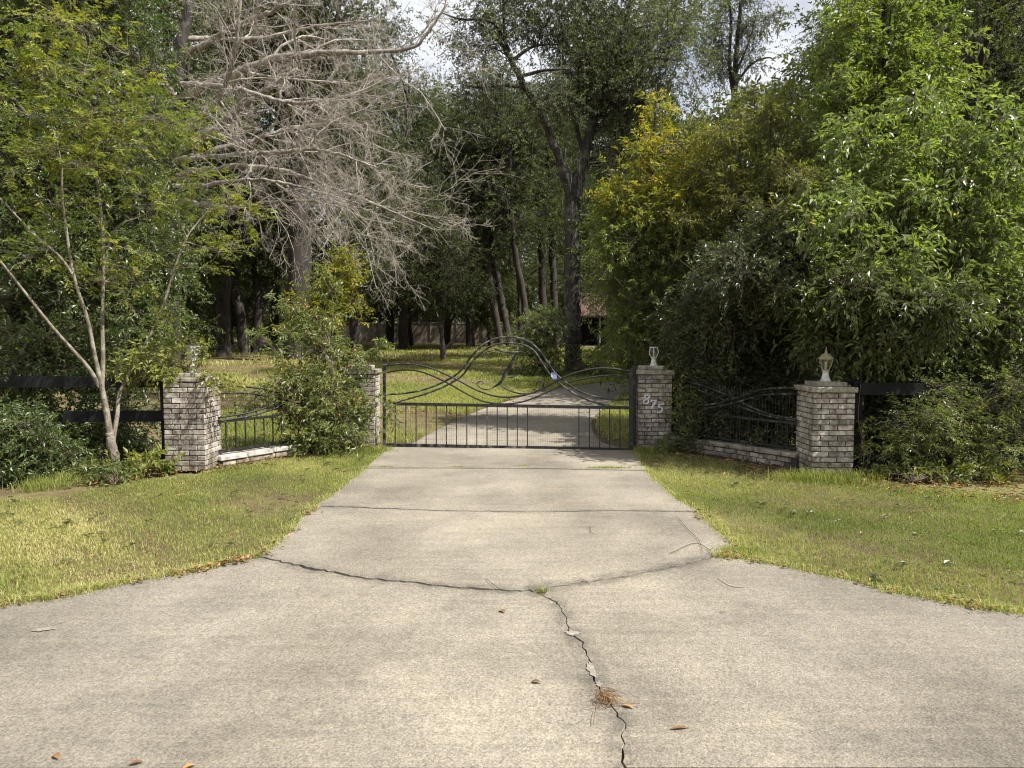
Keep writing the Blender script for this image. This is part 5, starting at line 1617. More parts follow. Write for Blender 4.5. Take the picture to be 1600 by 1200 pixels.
for nm, lab, u, v, ells, n, L, mat, sd in (
        ('weed', 'bright yellow green weed low under the right fence shrubs', 1535, 752, E((1530, 742, 8.2, 26, 10, .18), (1560, 735, 8.25, 20, 12, .15)), 520, 0.07, 'leaf_bright_vine', 93),
        ('weed', 'dark leafy weeds at the foot of the ferny shrub', 1425, 756, E((1425, 744, 8.3, 30, 14, .2), (1470, 748, 8.25, 34, 12, .2), (1385, 750, 8.35, 18, 9, .15)), 1300, 0.06, 'leaf_vine', 94),
        ('vine', 'thin bare and leafy vine climbing the right edge of the lantern pier', 1345, 745, E((1343, 660, 8.6, 8, 20, .08), (1350, 690, 8.6, 12, 25, .1)), 160, 0.055, 'leaf_bright_vine', 95)):
    t = Plant('climbing_vine' if nm == 'vine' else nm, lab, nm, G(u, v), seed=sd)
    if nm == 'vine':
        t.limb([(1346, 750, 8.55), (1350, 700, 8.55), (1341, 655, 8.55), (1345, 600, 8.55)], [0.006, 0.005, 0.004, 0.002], 16, 5)
        t.limb([(1342, 750, 8.55), (1360, 710, 8.55), (1352, 670, 8.55)], [0.005, 0.004, 0.002], 16, 5)
    else:
        t.limb([(u, v, t.base[1]), (u + 4, v - 14, t.base[1]), (u - 2, v - 24, t.base[1])], [0.007, 0.005, 0.003], 8, 5)
    t.crown(ells, n, 8, 0.15, L, 0.42, M[mat], per_hub=6, sig=0.3, bias=0.5, flat=0.7, droop=0.25, twig_r=0.0018)
    t.done(M['twig'], M['twig'])

# ---- far right oak and the thin tree in the sky gap
t = Plant('oak_tree', 'dark grey green oak at the far right top behind the shiny leaved tree', 'tree', G(1590, 580), seed=96)
FO = 22.0
t.limb([(1590, 602, FO), (1585, 450, FO), (1570, 250, FO), (1540, 100, FO), (1530, -40, FO)], [0.35, 0.3, 0.26, 0.18, 0.1], 30, 10)
t.crown(E((1560, 60, FO, 75, 80, 2), (1515, 130, FO, 45, 60, 1.5), (1600, 160, FO, 60, 70, 1.6), (1540, -40, FO, 110, 60, 2.4), (1640, 60, FO, 70, 90, 2), (1560, 260, FO + 1, 80, 60, 1.8), (1640, 330, FO + 1, 80, 90, 1.8)), 34000, 10, 0.36, 0.095, 0.42, M['leaf_oak_grey'], per_hub=10, sig=0.24, flat=0.8, droop=0.35, twig_r=0.005)
t.done(M['bark_oak'], M['bark_oak'])
t = Plant('thin_tree', 'tall thin tree with hanging moss standing alone in the sky gap', 'tree', G(1152, 560), seed=97)
TY = float(t.base[1])
t.limb([(1152, 562, TY), (1152, 400, TY), (1150, 250, TY), (1148, 150, TY), (1152, 70, TY), (1160, -30, TY)], [0.26, 0.22, 0.19, 0.16, 0.12, 0.05], 36, 9, wob=0.1)
t.limb([(1148, 160, TY), (1140, 100, TY), (1142, 30, TY), (1135, -30, TY)], [0.11, 0.09, 0.07, 0.03], 20, 7)
t.limb([(1150, 130, TY), (1175, 100, TY), (1200, 90, TY), (1212, 96, TY)], [0.07, 0.06, 0.04, 0.02], 20, 6)
t.limb([(1152, 110, TY), (1172, 60, TY), (1185, 10, TY)], [0.07, 0.05, 0.02], 14, 6)
t.limb([(1150, 160, TY), (1180, 140, TY), (1230, 128, TY), (1262, 130, TY)], [0.07, 0.05, 0.03, 0.015], 14, 6)
thin = E((1128, 40, TY, 28, 40, 1.2), (1175, 40, TY, 34, 36, 1.2), (1150, -10, TY, 50, 30, 1.4), (1135, 105, TY, 34, 34, 1.1), (1210, 30, TY, 24, 22, .8), (1205, 145, TY, 50, 14, 1), (1115, 80, TY, 24, 40, 1), (1175, 90, TY, 24, 20, .8))
t.crown(thin, 8500, 9, 0.45, 0.13, 0.40, M['leaf_oak_grey'], per_hub=7, sig=0.3, bias=0.7, flat=0.8, droop=0.4, twig_r=0.007)
t.moss(90, thin[:4], 0.8, M['moss'], 0.012)
t.done(M['bark_oak'], M['bark_oak'])

# ---- trunks one can tell apart in the wood beyond the lawn
def wood_tree(lab, limbs, ells, n, seed, mat='leaf_forest', L=0.16, bark='bark_dark', base=None):
    lu, lv, lY = limbs[0][0][0]
    t = Plant('woodland_tree', lab, 'tree', base if base is not None else (P(lu, lv, lY)[0], lY, float(gz(0, lY))), 'trees in the wood beyond the lawn', seed)
    for pts, rad in limbs:
        t.limb(pts, rad, 26, 9, wob=0.1)
    if ells:
        t.crown(ells, n, 10, 0.55, L, 0.46, M[mat], per_hub=10, sig=0.24, bias=0.45, flat=0.85, droop=0.3, twig_r=0.008)
    t.done(M[bark], M[bark])


wood_tree('thick dark oak trunk standing behind the hanging dead twigs', [([(468, 566, 36), (468, 480, 36), (467, 360, 36), (464, 240, 36), (470, 110, 36), (480, -20, 36)], [0.75, 0.58, 0.55, 0.5, 0.4, 0.25]), ([(466, 250, 36), (430, 150, 36), (420, 40, 36)], [0.3, 0.22, 0.1]), ([(467, 200, 36), (510, 110, 36), (530, 10, 36)], [0.3, 0.2, 0.1])],
          E((460, 60, 36, 90, 60, 3), (380, 30, 36, 70, 60, 3), (540, 40, 36, 70, 60, 3), (480, 160, 37, 90, 60, 3), (540, 180, 37, 60, 60, 3), (400, 150, 37, 70, 50, 3), (470, -50, 36, 120, 50, 3)), 26000, 101)
wood_tree('slim dark trunk leaning left, left of the pair beyond the lawn', [([(382, 557, 43), (377, 500, 43), (366, 450, 43), (358, 400, 43), (352, 300, 43)], [0.34, 0.28, 0.25, 0.22, 0.15])],
          E((350, 330, 43, 60, 50, 2.5), (330, 250, 43, 60, 60, 2.5), (380, 280, 43, 60, 60, 2.5), (320, 420, 44, 45, 30, 2)), 15000, 102)
wood_tree('slim dark forked trunk, right of the pair beyond the lawn', [([(400, 556, 43.5), (403, 500, 43.5), (404, 460, 43.5), (396, 420, 43.5)], [0.34, 0.28, 0.26, 0.18]), ([(404, 478, 43.5), (425, 455, 43.5), (440, 410, 43.5)], [0.18, 0.15, 0.1])],
          E((410, 370, 43.5, 60, 50, 2.5), (440, 400, 44, 40, 30, 2), (400, 440, 44, 30, 14, 1.6), (430, 300, 43, 60, 60, 2.5)), 14000, 103)
for k, (lab, u0, u1, u2, v0, Yw, r) in enumerate((
        ('leaning dark trunk, leftmost of the cluster beyond the gate arch', 783, 770, 757, 541, 48, .26),
        ('dark twin trunk second from left beyond the gate arch', 797, 783, 768, 541, 49, .30),
        ('thin straight trunk in the middle of the cluster behind the gate arch', 814, 812, 808, 541, 50, .20),
        ('brown trunk leaning over the bush left of the big oak', 824, 818, 802, 540, 46, .26),
        ('short dark trunk just left of the big oak trunk', 850, 848, 845, 540, 52, .34),
        ('dark trunk close behind the big oak, almost hidden by it', 868, 866, 862, 540, 52, .32))):
    wood_tree(lab, [([(u0, v0, Yw), (u1, v0 - 75, Yw), (u2, v0 - 170, Yw), (u2 - 5, v0 - 300, Yw)], [r, r * .85, r * .7, r * .4])],
              E((u2, 330 - 10 * (k % 3), Yw, 55, 60, 3), (u2 - 25 + 20 * (k % 2), 240, Yw + 1, 60, 60, 3), (u2 + 10, 160 + 12 * k, Yw + 2, 60, 60, 3)), 13000, 110 + k)
wood_tree('small dark tree with low spreading crown on the sunlit lawn', [([(693, 561, 35), (691, 530, 35), (687, 500, 35), (692, 450, 35)], [0.16, 0.11, 0.10, 0.05]), ([(694, 548, 35), (712, 525, 35), (722, 515, 35)], [0.07, 0.05, 0.02]), ([(688, 505, 35), (668, 482, 35), (655, 470, 35)], [0.06, 0.04, 0.02])],
          E((690, 455, 35, 55, 34, 1.8), (640, 430, 35, 50, 40, 1.8), (700, 405, 35.5, 55, 45, 2), (660, 370, 36, 60, 50, 2), (735, 450, 35, 26, 12, 1), (720, 485, 35, 18, 10, .8)), 17000, 120, 'leaf_forest', 0.12)
wood_tree('small dark tree before the privacy fence, left of the lawn tree', [([(643, 543, 58), (641, 520, 58), (638, 490, 58)], [0.22, 0.18, 0.1])],
          E((615, 455, 57, 60, 45, 3), (585, 420, 57, 50, 50, 3), (640, 400, 57, 55, 50, 3), (655, 480, 57, 28, 20, 1.6)), 15000, 121, 'leaf_dark', 0.16)


# ---- the wood itself: three tall oaks and two understory trees, each repeated
def wood_proto(name, label, seed, H, base_h, rad, n, L, mat, low=False):
    t = Plant(name, label, 'tree', (0, 0, 0), 'tall trees of the far wood' if not low else 'low trees of the far wood', seed)
    rg = t.rg
    t.pxe = False
    lean = rg.normal(0, 0.6, 2)
    t.limb([(0, 0, -0.2), (lean[0] * .2, lean[1] * .2, H * .2), (lean[0] * .6, lean[1] * .6, H * .5), (lean[0], lean[1], H * .9)], [0.018 * H, 0.014 * H, 0.010 * H, 0.003 * H], 20, 9, px=False, wob=0.1)
    ells = []
    for k in range(11 if not low else 6):
        a = rg.uniform(0, 2 * math.pi)
        f = (k + 0.5) / (11 if not low else 6)
        z = base_h + (H - base_h) * f
        rr = rad * rg.uniform(0.25, 0.8) * (1 - 0.45 * abs(f - 0.45))
        s = rad * rg.uniform(0.38, 0.55)
        ells.append((rr * math.cos(a), rr * math.sin(a), z, s, s, s * rg.uniform(0.55, 0.8)))
        t.limb([(lean[0] * f, lean[1] * f, max(1.0, z - H * .16)), (rr * .5 * math.cos(a), rr * .5 * math.sin(a), z - H * .05), (rr * math.cos(a), rr * math.sin(a), z)], [0.006 * H, 0.004 * H, 0.0015 * H], 8, 6, px=False, wob=0.2)
    t.crown(np.array(ells), n, 10, 0.6, L, 0.48, M[mat], per_hub=11, sig=0.25, bias=0.45, flat=0.85, droop=0.3, twigs=False)
    t.done(M['bark_dark'], M['bark_dark'])
    return t.root


def copy_tree(o, loc, rz, s, label):
    c = o.copy()
    C.objects.link(c)
    c.location = loc
    c.rotation_euler = (0, 0, rz)
    c.scale = s
    c['label'] = label
    for ch in o.children:
        d = ch.copy()
        C.objects.link(d)
        d.parent = c
    return c


protos = [wood_proto('woodland_tree', 'x', 131, 24, 6, 6.5, 46000, 0.17, 'leaf_forest'),
          wood_proto('woodland_tree', 'x', 132, 22, 4.5, 6.0, 44000, 0.17, 'leaf_oak_grey'),
          wood_proto('woodland_tree', 'x', 133, 26, 8, 7.0, 46000, 0.18, 'leaf_dark')]
lows = [wood_proto('understory_tree', 'x', 141, 8, 1.2, 3.2, 20000, 0.15, 'leaf_forest', True),
        wood_proto('understory_tree', 'x', 142, 6.5, 0.8, 3.4, 20000, 0.14, 'leaf_dark', True)]
used = set()
# (photo column of the trunk, distance, which kind, size, label)
WOOD = [
    (270, 30, 1, 0.85, 'tall tree close behind the dead tree trunk'), (350, 40, 0, 0.95, 'tall tree between the dead tree and the thick dark oak'), (555, 44, 1, 0.85, 'tall tree behind the longest dead limb'), (630, 50, 2, 0.82, 'tall tree behind the tip of the dead limbs'), (735, 54, 0, 0.80, 'tall tree left of the leaning trunk cluster'), (885, 72, 2, 0.90, 'tall tree behind the fork of the big oak'), (945, 74, 1, 0.85, 'tall tree right of the big oak fork'),
    (1010, 68, 2, 0.85, 'tall tree rising behind the yellow topped crown'), (100, 44, 2, 1.0, 'tall tree deep behind the sapling left stems'), (1420, 60, 0, 0.95, 'tall tree deep behind the slender tree'), (1620, 50, 2, 1.0, 'tall tree deep behind the right edge'),
    (1000, 36, 1, 0.80, 'tall tree added for shade beyond the yellow topped tree, left side'), (985, 29, 0, 0.64, 'tall tree added for shade between the big oak and the yellow topped tree'),  # both added for the shade they cast on the far lawn
    (1400, 25, 1, 0.50, 'tall tree added for shade close behind the slender upright tree'), (1500, 19, 0, 0.66, 'tall tree added for shade close behind the shiny leaved tree'), (1560, 29, 2, 0.85, 'tall tree added for shade, hidden behind the far right oak foot'),  # tall trees put in to throw shade over the lawn beyond the gate
    (655, 72, 1, 1.05, 'tall tree deep behind the gap between dead limbs and big oak'), (470, 80, 0, 1.1, 'tall tree deep behind the thick dark oak crown'),
    (-160, 30, 0, 0.9, 'tall tree outside the left edge behind the evergreens'), (60, 34, 1, 1.0, 'tall tree behind the leftmost evergreen'), (215, 42, 2, 0.95, 'tall tree seen through the grey sapling crown'),
    (300, 52, 0, 0.95, 'tall tree behind the trunk of the dead tree'), (360, 62, 1, 1.0, 'tall tree far behind the pair of slim trunks'), (430, 58, 2, 0.92, 'tall tree left behind the thick dark oak'),
    (520, 50, 0, 0.92, 'tall tree right behind the thick dark oak'), (580, 78, 1, 0.95, 'tall tree behind the left part of the privacy fence'), (610, 56, 2, 0.78, 'tall tree above the small dark tree before the fence'),
    (665, 80, 0, 0.85, 'tall tree behind the fence above the lawn tree'), (700, 60, 1, 0.86, 'tall tree behind the lawn tree crown'), (745, 82, 2, 0.9, 'tall tree behind the fence end by the trunk cluster'),
    (800, 62, 0, 0.82, 'tall tree right behind the trunk cluster'), (850, 84, 1, 0.95, 'tall tree far behind the big oak bush'), (905, 76, 2, 0.9, 'tall tree behind the house roof and big oak'),
    (975, 70, 0, 0.85, 'tall tree behind the right end of the house'), (1050, 64, 1, 0.75, 'tall tree behind the yellow topped tree'), (1120, 72, 0, 0.66, 'lower wood tree left of the sky gap'), (1215, 66, 2, 0.60, 'lower wood tree right under the sky gap'),
    (1300, 54, 1, 0.70, 'wood tree behind the olive tree right side'), (1370, 46, 0, 0.9, 'tall tree behind the slender upright tree'), (1450, 40, 2, 0.9, 'tall tree behind the broad shiny leaved tree'), (1560, 38, 1, 1.0, 'tall tree behind the far right oak'),
    (1720, 30, 0, 0.95, 'tall tree outside the right edge of the view'), (1500, 70, 0, 1.0, 'tall tree deep in the wood at the right'), (150, 66, 0, 1.0, 'tall tree deep in the wood at the left'), (0, 58, 2, 1.0, 'tall tree deep behind the leftmost evergreen'),
]
wr2 = np.random.default_rng(150)
for u, Yw, kd, s, lab in WOOD:
    x = (u - CU) / FPX * Yw
    o = protos[kd]
    loc = (x, Yw, float(gz(x, Yw)))
    sc = (s * wr2.uniform(.95, 1.05), s * wr2.uniform(.95, 1.05), s)
    rz = wr2.uniform(0, 6.28)
    if kd in used:
        copy_tree(o, loc, rz, sc, lab)
    else:
        used.add(kd)
        o.location, o.rotation_euler, o.scale, o['label'] = loc, (0, 0, rz), sc, lab
LOW = [
    (280, 46, 1, 1.0, 'low tree in the dark gap right of the dead tree trunk'), (375, 70, 0, 1.1, 'low tree between the pair of slim trunks'), (455, 70, 1, 1.2, 'low tree behind the thick dark trunk foot'), (560, 84, 1, 1.4, 'low tree high over the left privacy fence'), (690, 86, 0, 1.4, 'low tree high over the right privacy fence'), (765, 60, 0, 0.9, 'low tree just left of the leaning trunk cluster'), (870, 84, 1, 1.3, 'low tree left behind the house'), (330, 50, 1, .7, 'low tree left beside the slim leaning trunk'), (950, 88, 0, 1.4, 'low tree high behind the house roof'),
    (1130, 24, 0, 1.05, 'low tree added for shade close behind the olive tree trunk'), (1190, 19, 1, 1.1, 'low tree added for shade, hidden behind the dark shade shrub'), (1260, 22, 0, 1.15, 'low tree added for shade between the olive tree and the lantern pier'), (1320, 17, 1, 1.1, 'low tree added for shade behind the shiny leaved tree left side'),  # low trees added behind the right crowns to dapple the lawn with shade
    (2050, 9.4, 0, 0.85, 'unseen low tree added for shade farthest past the right edge along the black fence'),  # out of view, added to cast shade along the right fence
    (-40, 24, 0, 0.8, 'low tree behind the left black fence shrubs'), (120, 30, 1, 0.9, 'low tree behind the evergreen by the sapling'), (235, 36, 0, 0.9, 'low tree left of the dead tree foot'), (300, 58, 0, 1.0, 'low tree right of the dead tree foot'),
    (345, 66, 1, 0.9, 'low tree behind the slim leaning trunk'), (420, 64, 0, 0.8, 'low tree behind the pale board panels'), (520, 76, 1, 1.1, 'low tree behind the left end of the privacy fence'), (590, 78, 0, 1.2, 'low tree peering over the privacy fence middle'),
    (660, 77, 1, 1.2, 'low tree over the privacy fence behind the lawn tree'), (730, 79, 0, 1.1, 'low tree over the right end of the privacy fence'), (790, 72, 1, 0.9, 'low tree filling the trunk cluster gap'), (838, 66, 0, 0.8, 'low tree left of the house'),
    (1020, 44, 1, 0.9, 'low tree before the house right end'), (1090, 40, 0, 0.9, 'low tree behind the numbered pier shrubs'), (1180, 34, 1, 0.9, 'low tree behind the olive tree'), (1280, 30, 0, 0.9, 'low tree behind the lantern pier'), (1380, 26, 1, 0.9, 'low tree behind the slender upright trunk'), (1500, 24, 0, 0.9, 'low tree behind the right hedge shrub'), (1640, 22, 1, 0.9, 'low tree past the right edge of the view'),
]
ul = set()
for u, Yw, kd, s, lab in LOW:
    x = (u - CU) / FPX * Yw
    loc = (x, Yw, float(gz(x, Yw)))
    sc = (s, s, s * wr2.uniform(.9, 1.1))
    rz = wr2.uniform(0, 6.28)
    if kd in ul:
        copy_tree(lows[kd], loc, rz, sc, lab)
    else:
        ul.add(kd)
        lows[kd].location, lows[kd].rotation_euler, lows[kd].scale, lows[kd]['label'] = loc, (0, 0, rz), sc, lab

# the wood goes on behind as one mass
g = Geo()
n = 80000
a = wr2.uniform(-1.0, 1.0, n)
Yd = wr2.uniform(95, 125, n)
x = a * Yd
h = 15 + 4 * np.sin(a * 23) + 3 * np.sin(a * 57 + 1)
h = np.where((a > 0.22) & (a < 0.45), h * 0.75, h)
z = gz(x, Yd) + wr2.uniform(0, 1, n) ** 1.25 * h
pos = np.stack((x, Yd, z), 1)
nn = norm(np.stack((wr2.normal(0, .6, n), wr2.normal(-.5, .6, n), wr2.normal(.8, .6, n)), 1))
leaves(g, pos, unit(wr2, n), nn, wr2.uniform(.45, .9, n), wr2.uniform(.28, .5, n), np.clip(.5 + .35 * np.sin(a * 90 + z * .6) + wr2.normal(0, .15, n), 0, 1))
tag(g.build('distant_woods', M['leaf_forest']), 'far wood closing the view behind the garden', None, None, 'stuff')


# ------------------------------------------------------------------ grass
def inside(poly, x, y):
    c = np.zeros(len(x), bool)
    n_ = len(poly)
    j = n_ - 1
    for i in range(n_):
        xi, yi, xj, yj = poly[i][0], poly[i][1], poly[j][0], poly[j][1]
        k = ((yi > y) != (yj > y)) & (x < (xj - xi) * (y - yi) / (yj - yi + 1e-12) + xi)
        c ^= k
        j = i
    return c


def field(poly, dens, rg, thin=None):
    poly = np.asarray(poly)
    x0, y0, x1, y1 = poly[:, 0].min(), poly[:, 1].min(), poly[:, 0].max(), poly[:, 1].max()
    n = int((x1 - x0) * (y1 - y0) * dens)
    x, y = rg.uniform(x0, x1, n), rg.uniform(y0, y1, n)
    k = inside(poly, x, y)
    x, y = x[k], y[k]
    if thin is not None:
        k = rg.uniform(size=len(x)) < thin(x, y)
        x, y = x[k], y[k]
    return x, y


def patch(x, y, s, ph=0.0):
    """A wandering 0..1 value over the lawn."""
    return np.clip(0.5 + 0.22 * np.sin(x * 1.7 * s + 1.3 * np.sin(y * 1.1 * s + ph)) + 0.2 * np.sin(y * 2.3 * s + 1.7 * np.sin(x * 1.3 * s + ph)) + 0.16 * np.sin((x + y) * 4.1 * s + ph), 0, 1)


def blades(geo, rg, x, y, h, w, rnd, lean=0.55):
    n = len(x)
    z = gz(x, y) - 0.02
    a = rg.uniform(0, 2 * math.pi, n)
    L = rg.uniform(0.1, lean * 1.6, n)
    b = np.stack((x, y, z), 1)
    side = np.stack((np.cos(a), np.sin(a), np.zeros(n)), 1) * (w / 2)[:, None]
    fw = np.stack((-np.sin(a), np.cos(a), np.zeros(n)), 1)
    m = b + fw * (h * L * 0.35)[:, None] + np.array((0, 0, 1.0)) * (h * 0.62)[:, None]
    tip = b + fw * (h * L)[:, None] + np.array((0, 0, 1.0)) * (h * (1 - 0.25 * L))[:, None]
    v = np.stack((b - side, b + side, m + side * 0.8, m - side * 0.8, tip), 1).reshape(-1, 3)
    i = np.arange(n)[:, None] * 5
    t = np.concatenate((i + [0, 1, 2], i + [0, 2, 3], i + [3, 2, 4]))
    geo.add(v, t=t, r=np.repeat(np.clip(rnd, 0, 1), 5))


gr = np.random.default_rng(200)
dL = np.vstack((flareL, edgeL2, edgeL1, edgeLa))
left_poly = np.vstack((flareL, edgeL2[1:], edgeL1[1:], edgeLa[1:], [G(590, 697)[:2], G(480, 712)[:2], G(340, 722)[:2], G(310, 740)[:2], G(240, 746)[:2], G(80, 775)[:2], G(-420, 800)[:2]]))
right_poly = np.vstack((edgeRa, edgeR1[::-1][1:] if False else edgeR1[1:] , edgeR2[1:], flareR[1:], [G(2100, 790)[:2], G(1600, 776)[:2], G(1480, 762)[:2], G(1340, 746)[:2], G(1250, 742)[:2], G(1060, 704)[:2], G(992, 698)[:2]]))
for nm, poly, sd in (('left', left_poly, 1), ('right', right_poly, 2)):
    g = Geo()
    ctr = poly.mean(0)
    big = ctr + (poly - ctr) * 1.0
    x, y = field(big, 7000, gr, lambda x, y: np.where(y < 3.6, 0.35, 1) * np.where(np.abs(x) > 0.80 * y + 0.6, 0.15, 1) * (0.45 + 0.55 * patch(x, y, 1.0, sd)) * (1 - (.9 if sd == 1 else .5) * np.clip(patch(x, y, 0.8, 4 + sd) - 0.60, 0, 1) * 2.3) * np.where((sd == 2) & (y > 8.4), .45, 1))
    n = len(x)
    pt = patch(x, y, 0.7, 2.0 * sd)
    rnd = gr.beta(1.6, 2.2, n) * 0.70 + 0.60 * (pt - 0.5) + 0.25 * (patch(x, y, 2.6, 1.0) - .5) + (0.14 if sd == 1 else 0.0)
    blades(g, gr, x, y, gr.uniform(0.015, 0.038, n) * (0.65 + 0.75 * patch(x, y, 1.9, 3.0)), gr.uniform(0.0028, 0.0055, n), rnd, 0.9)
    # longer edge grass that overhangs the slab, and tufts along the walls
    for line, cnt in (((flareL, 5200), (edgeL2, 1800), (edgeL1, 1400), (edgeLa, 800)) if sd == 1 else ((flareR, 5200), (edgeR2, 2000), (edgeR1, 1400), (edgeRa, 900))):
        k = gr.integers(0, len(line), cnt)
        cl = np.clip(patch(line[k, 0] * 3, line[k, 1] * 3, 1.5, sd), .15, 1)
        keep = gr.uniform(size=cnt) < cl
        k = k[keep]
        m = len(k)
        out_ = norm(ctr[None] - line[k])
        xx, yy = line[k, 0] + gr.normal(0, .03, m) + out_[:, 0] * gr.uniform(-.012, .07, m), line[k, 1] + gr.normal(0, .03, m) + out_[:, 1] * gr.uniform(-.012, .07, m)
        blades(g, gr, xx, yy, gr.uniform(0.03, 0.07, m), gr.uniform(0.003, 0.005, m), gr.beta(2.2, 2, m) + 0.1, 1.2)
    tag(g.build('lawn_grass', M['grass']), kind='stuff')

g = Geo()
for poly, cnt in ((left_poly, 7), (right_poly, 9)):
    x, y = field(poly, cnt, gr, lambda x, y: patch(x, y, 1.3, 9.0))
    k = np.repeat(np.arange(len(x)), 9)
    n = len(k)
    a = gr.uniform(0, 6.283, n)
    sz = gr.uniform(.5, 1.5, len(x))[k]
    pos = np.stack((x[k] + gr.normal(0, .012, n) * sz, y[k] + gr.normal(0, .012, n) * sz, gr.uniform(0.004, .02, n)), 1)
    dd = np.stack((np.cos(a), np.sin(a), gr.uniform(.05, .6, n)), 1)
    nn = norm(np.stack((-np.cos(a) * .4, -np.sin(a) * .4, np.ones(n)), 1))
    L = gr.uniform(.022, .05, n) * sz
    leaves(g, pos, dd, nn, L, L * gr.uniform(.35, .6, n), gr.uniform(0, .85, n), .2, .25)
tag(g.build('lawn_weeds', M['leaf_green_dull']), kind='stuff')

# tufts: at the joint, at the pier feet, in the crack
def tuft(label, spots, seed):
    rg2 = np.random.default_rng(seed)
    c0 = G(*spots[0][:2])
    g = Geo()
    for u, v, rx, ry, n, hh in spots:
        c = G(u, v)
        x, y = c[0] + rg2.normal(0, rx, n), c[1] + rg2.normal(0, ry, n)
        blades(g, rg2, x, y, rg2.uniform(0.35, 1.0, n) * hh, rg2.uniform(0.003, 0.0055, n), rg2.beta(2, 2.6, n), 0.8)
    o = g.build('grass_tuft', M['grass'], None, origin=tuple(c0))
    o.location = tuple(c0)
    tag(o, label, 'grass tuft', 'grass tufts in the joints and along the walls', 'stuff' if seed == 6 else None)


tuft('flat grass tuft in the drive joint, leftmost, by the vine pier', [(600, 729, .12, .02, 260, .05), (650, 730, .14, .018, 240, .04)], 1)
tuft('small grass tuft in the drive joint left of the middle', [(715, 729, .06, .018, 220, .05)], 2)
tuft('small grass tuft in the drive joint right of the middle', [(817, 728, .05, .022, 220, .05)], 3)
tuft('wide grass tuft in the drive joint under the tree shade', [(950, 731, .16, .03, 700, .06), (915, 732, .06, .02, 120, .04)], 4)
tuft('tiny grass tuft where the three cracks meet', [(845, 918, .035, .015, 130, .03)], 5)
tuft('grass tuft on the corner where the right edge of the drive flares', [(1155, 860, .08, .05, 700, .07)], 6)
tuft('long loose grass at the foot of the right lantern pier', [(1270, 748, .2, .06, 420, .20), (1320, 752, .2, .06, 460, .22), (1230, 745, .14, .06, 220, .15)], 7)
tuft('pale long grass clump between the left shrub and the sapling', [(85, 755, .16, .09, 520, .20), (60, 762, .12, .08, 300, .16)], 8)
tuft('grass clump at the foot of the vine covered gate pier', [(588, 704, .12, .08, 520, .13), (560, 706, .16, .05, 300, .12)], 9)
tuft('shaded grass clump at the foot of the numbered pier', [(1000, 702, .12, .05, 420, .10), (1030, 705, .2, .06, 420, .11)], 10)

# the lawn beyond the gate
g = Geo()
for poly, dens, h0, h1, w0, wm in (
        (np.array([G(*p)[:2] for p in [(600, 692), (640, 692), (690, 667), (760, 636), (850, 610), (930, 597), (700, 597), (560, 600), (330, 640), (330, 700)]]), 1500, .06, .13, .006, .010),
        (np.array([G(*p)[:2] for p in [(560, 600), (700, 597), (930, 598), (1050, 588), (1050, 566), (880, 560), (600, 560), (330, 575), (330, 640)]]), 420, .08, .16, .010, .018),
        (np.array([G(*p)[:2] for p in [(330, 575), (600, 560), (1050, 566), (1060, 548), (830, 541), (430, 542), (280, 555)]]), 60, .12, .22, .03, .05),
        (np.array([G(*p)[:2] for p in [(985, 690), (945, 688), (930, 668), (935, 650), (962, 625), (1000, 608), (1080, 600), (1080, 690)]]), 1500, .06, .16, .006, .010)):
    x, y = field(poly, dens, gr, lambda x, y: np.clip(1.9 * patch(x, y, 0.33, 1.0) - 0.35 - np.where((x < -4) & (y > 15), .45, 0), .03, 1))
    n = len(x)
    blades(g, gr, x, y, gr.uniform(h0, h1, n), gr.uniform(w0, wm, n), gr.beta(1.8, 2.0, n) * .75 + .12 + .4 * (patch(x, y, .3, 3.0) - .4), 0.9)
tag(g.build('garden_grass', M['grass']), kind='stuff')

# ------------------------------------------------------------------ dry leaves, twigs and needles
g = Geo()
lr = np.random.default_rng(300)


def scatter_litter(x, y, L0, L1, zoff=0.012):
    n = len(x)
    pos = np.stack((x, y, gz(x, y) + lr.uniform(0, zoff, n)), 1)
    nn = norm(np.stack((lr.normal(0, .35, n), lr.normal(0, .35, n), np.ones(n)), 1))
    a = lr.uniform(0, 6.283, n)
    d = np.stack((np.cos(a), np.sin(a), lr.normal(0, .15, n)), 1)
    L = lr.uniform(L0, L1, n)
    leaves(g, pos, d, nn, L, L * lr.uniform(.3, .5, n), lr.uniform(0, 1, n), .3, .1)


for line, cnt in ((flareL, 900), (flareR, 800), (edgeL2, 160), (edgeR2, 120)):
    k = lr.integers(0, len(line), cnt)
    keep = lr.uniform(size=cnt) < np.clip(patch(line[k, 0] * 2, line[k, 1] * 2, 1.5, 7) * 1.5 - .45, 0.04, 1)
    k = k[keep]
    scatter_litter(line[k, 0] + lr.normal(0, .045, len(k)), line[k, 1] + lr.normal(0, .04, len(k)), .02, .06, .02)
for pl, cnt in (([(0, 735), (250, 742), (330, 740), (470, 712), (590, 703), (590, 696), (470, 700), (330, 716), (0, 725)], 260), ([(0, 740), (160, 760), (250, 745), (250, 735), (0, 728)], 200), ([(1340, 762), (1600, 790), (1700, 790), (1700, 740), (1340, 735)], 240), ([(1000, 705), (1250, 750), (1250, 725), (1060, 695)], 160)):
    x, y = field(np.array([G(*p)[:2] for p in pl]), cnt, lr)
    scatter_litter(x, y, .025, .075, .03)
for pl, dens in (([(330, 640), (560, 600), (930, 598), (1050, 588), (1050, 560), (600, 556), (300, 556)], 16), ([(600, 692), (690, 667), (850, 610), (560, 600), (330, 640), (330, 700)], 24)):
    x, y = field(np.array([G(*p)[:2] for p in pl]), dens, lr, lambda x, y: patch(x, y, .4, 5.0))
    scatter_litter(x, y, .06, .13, .05)
x, y = field(np.vstack((left_poly,)), 7, lr)
scatter_litter(x, y, .03, .06, .05)
x, y = field(right_poly, 6, lr)
scatter_litter(x, y, .03, .06, .05)
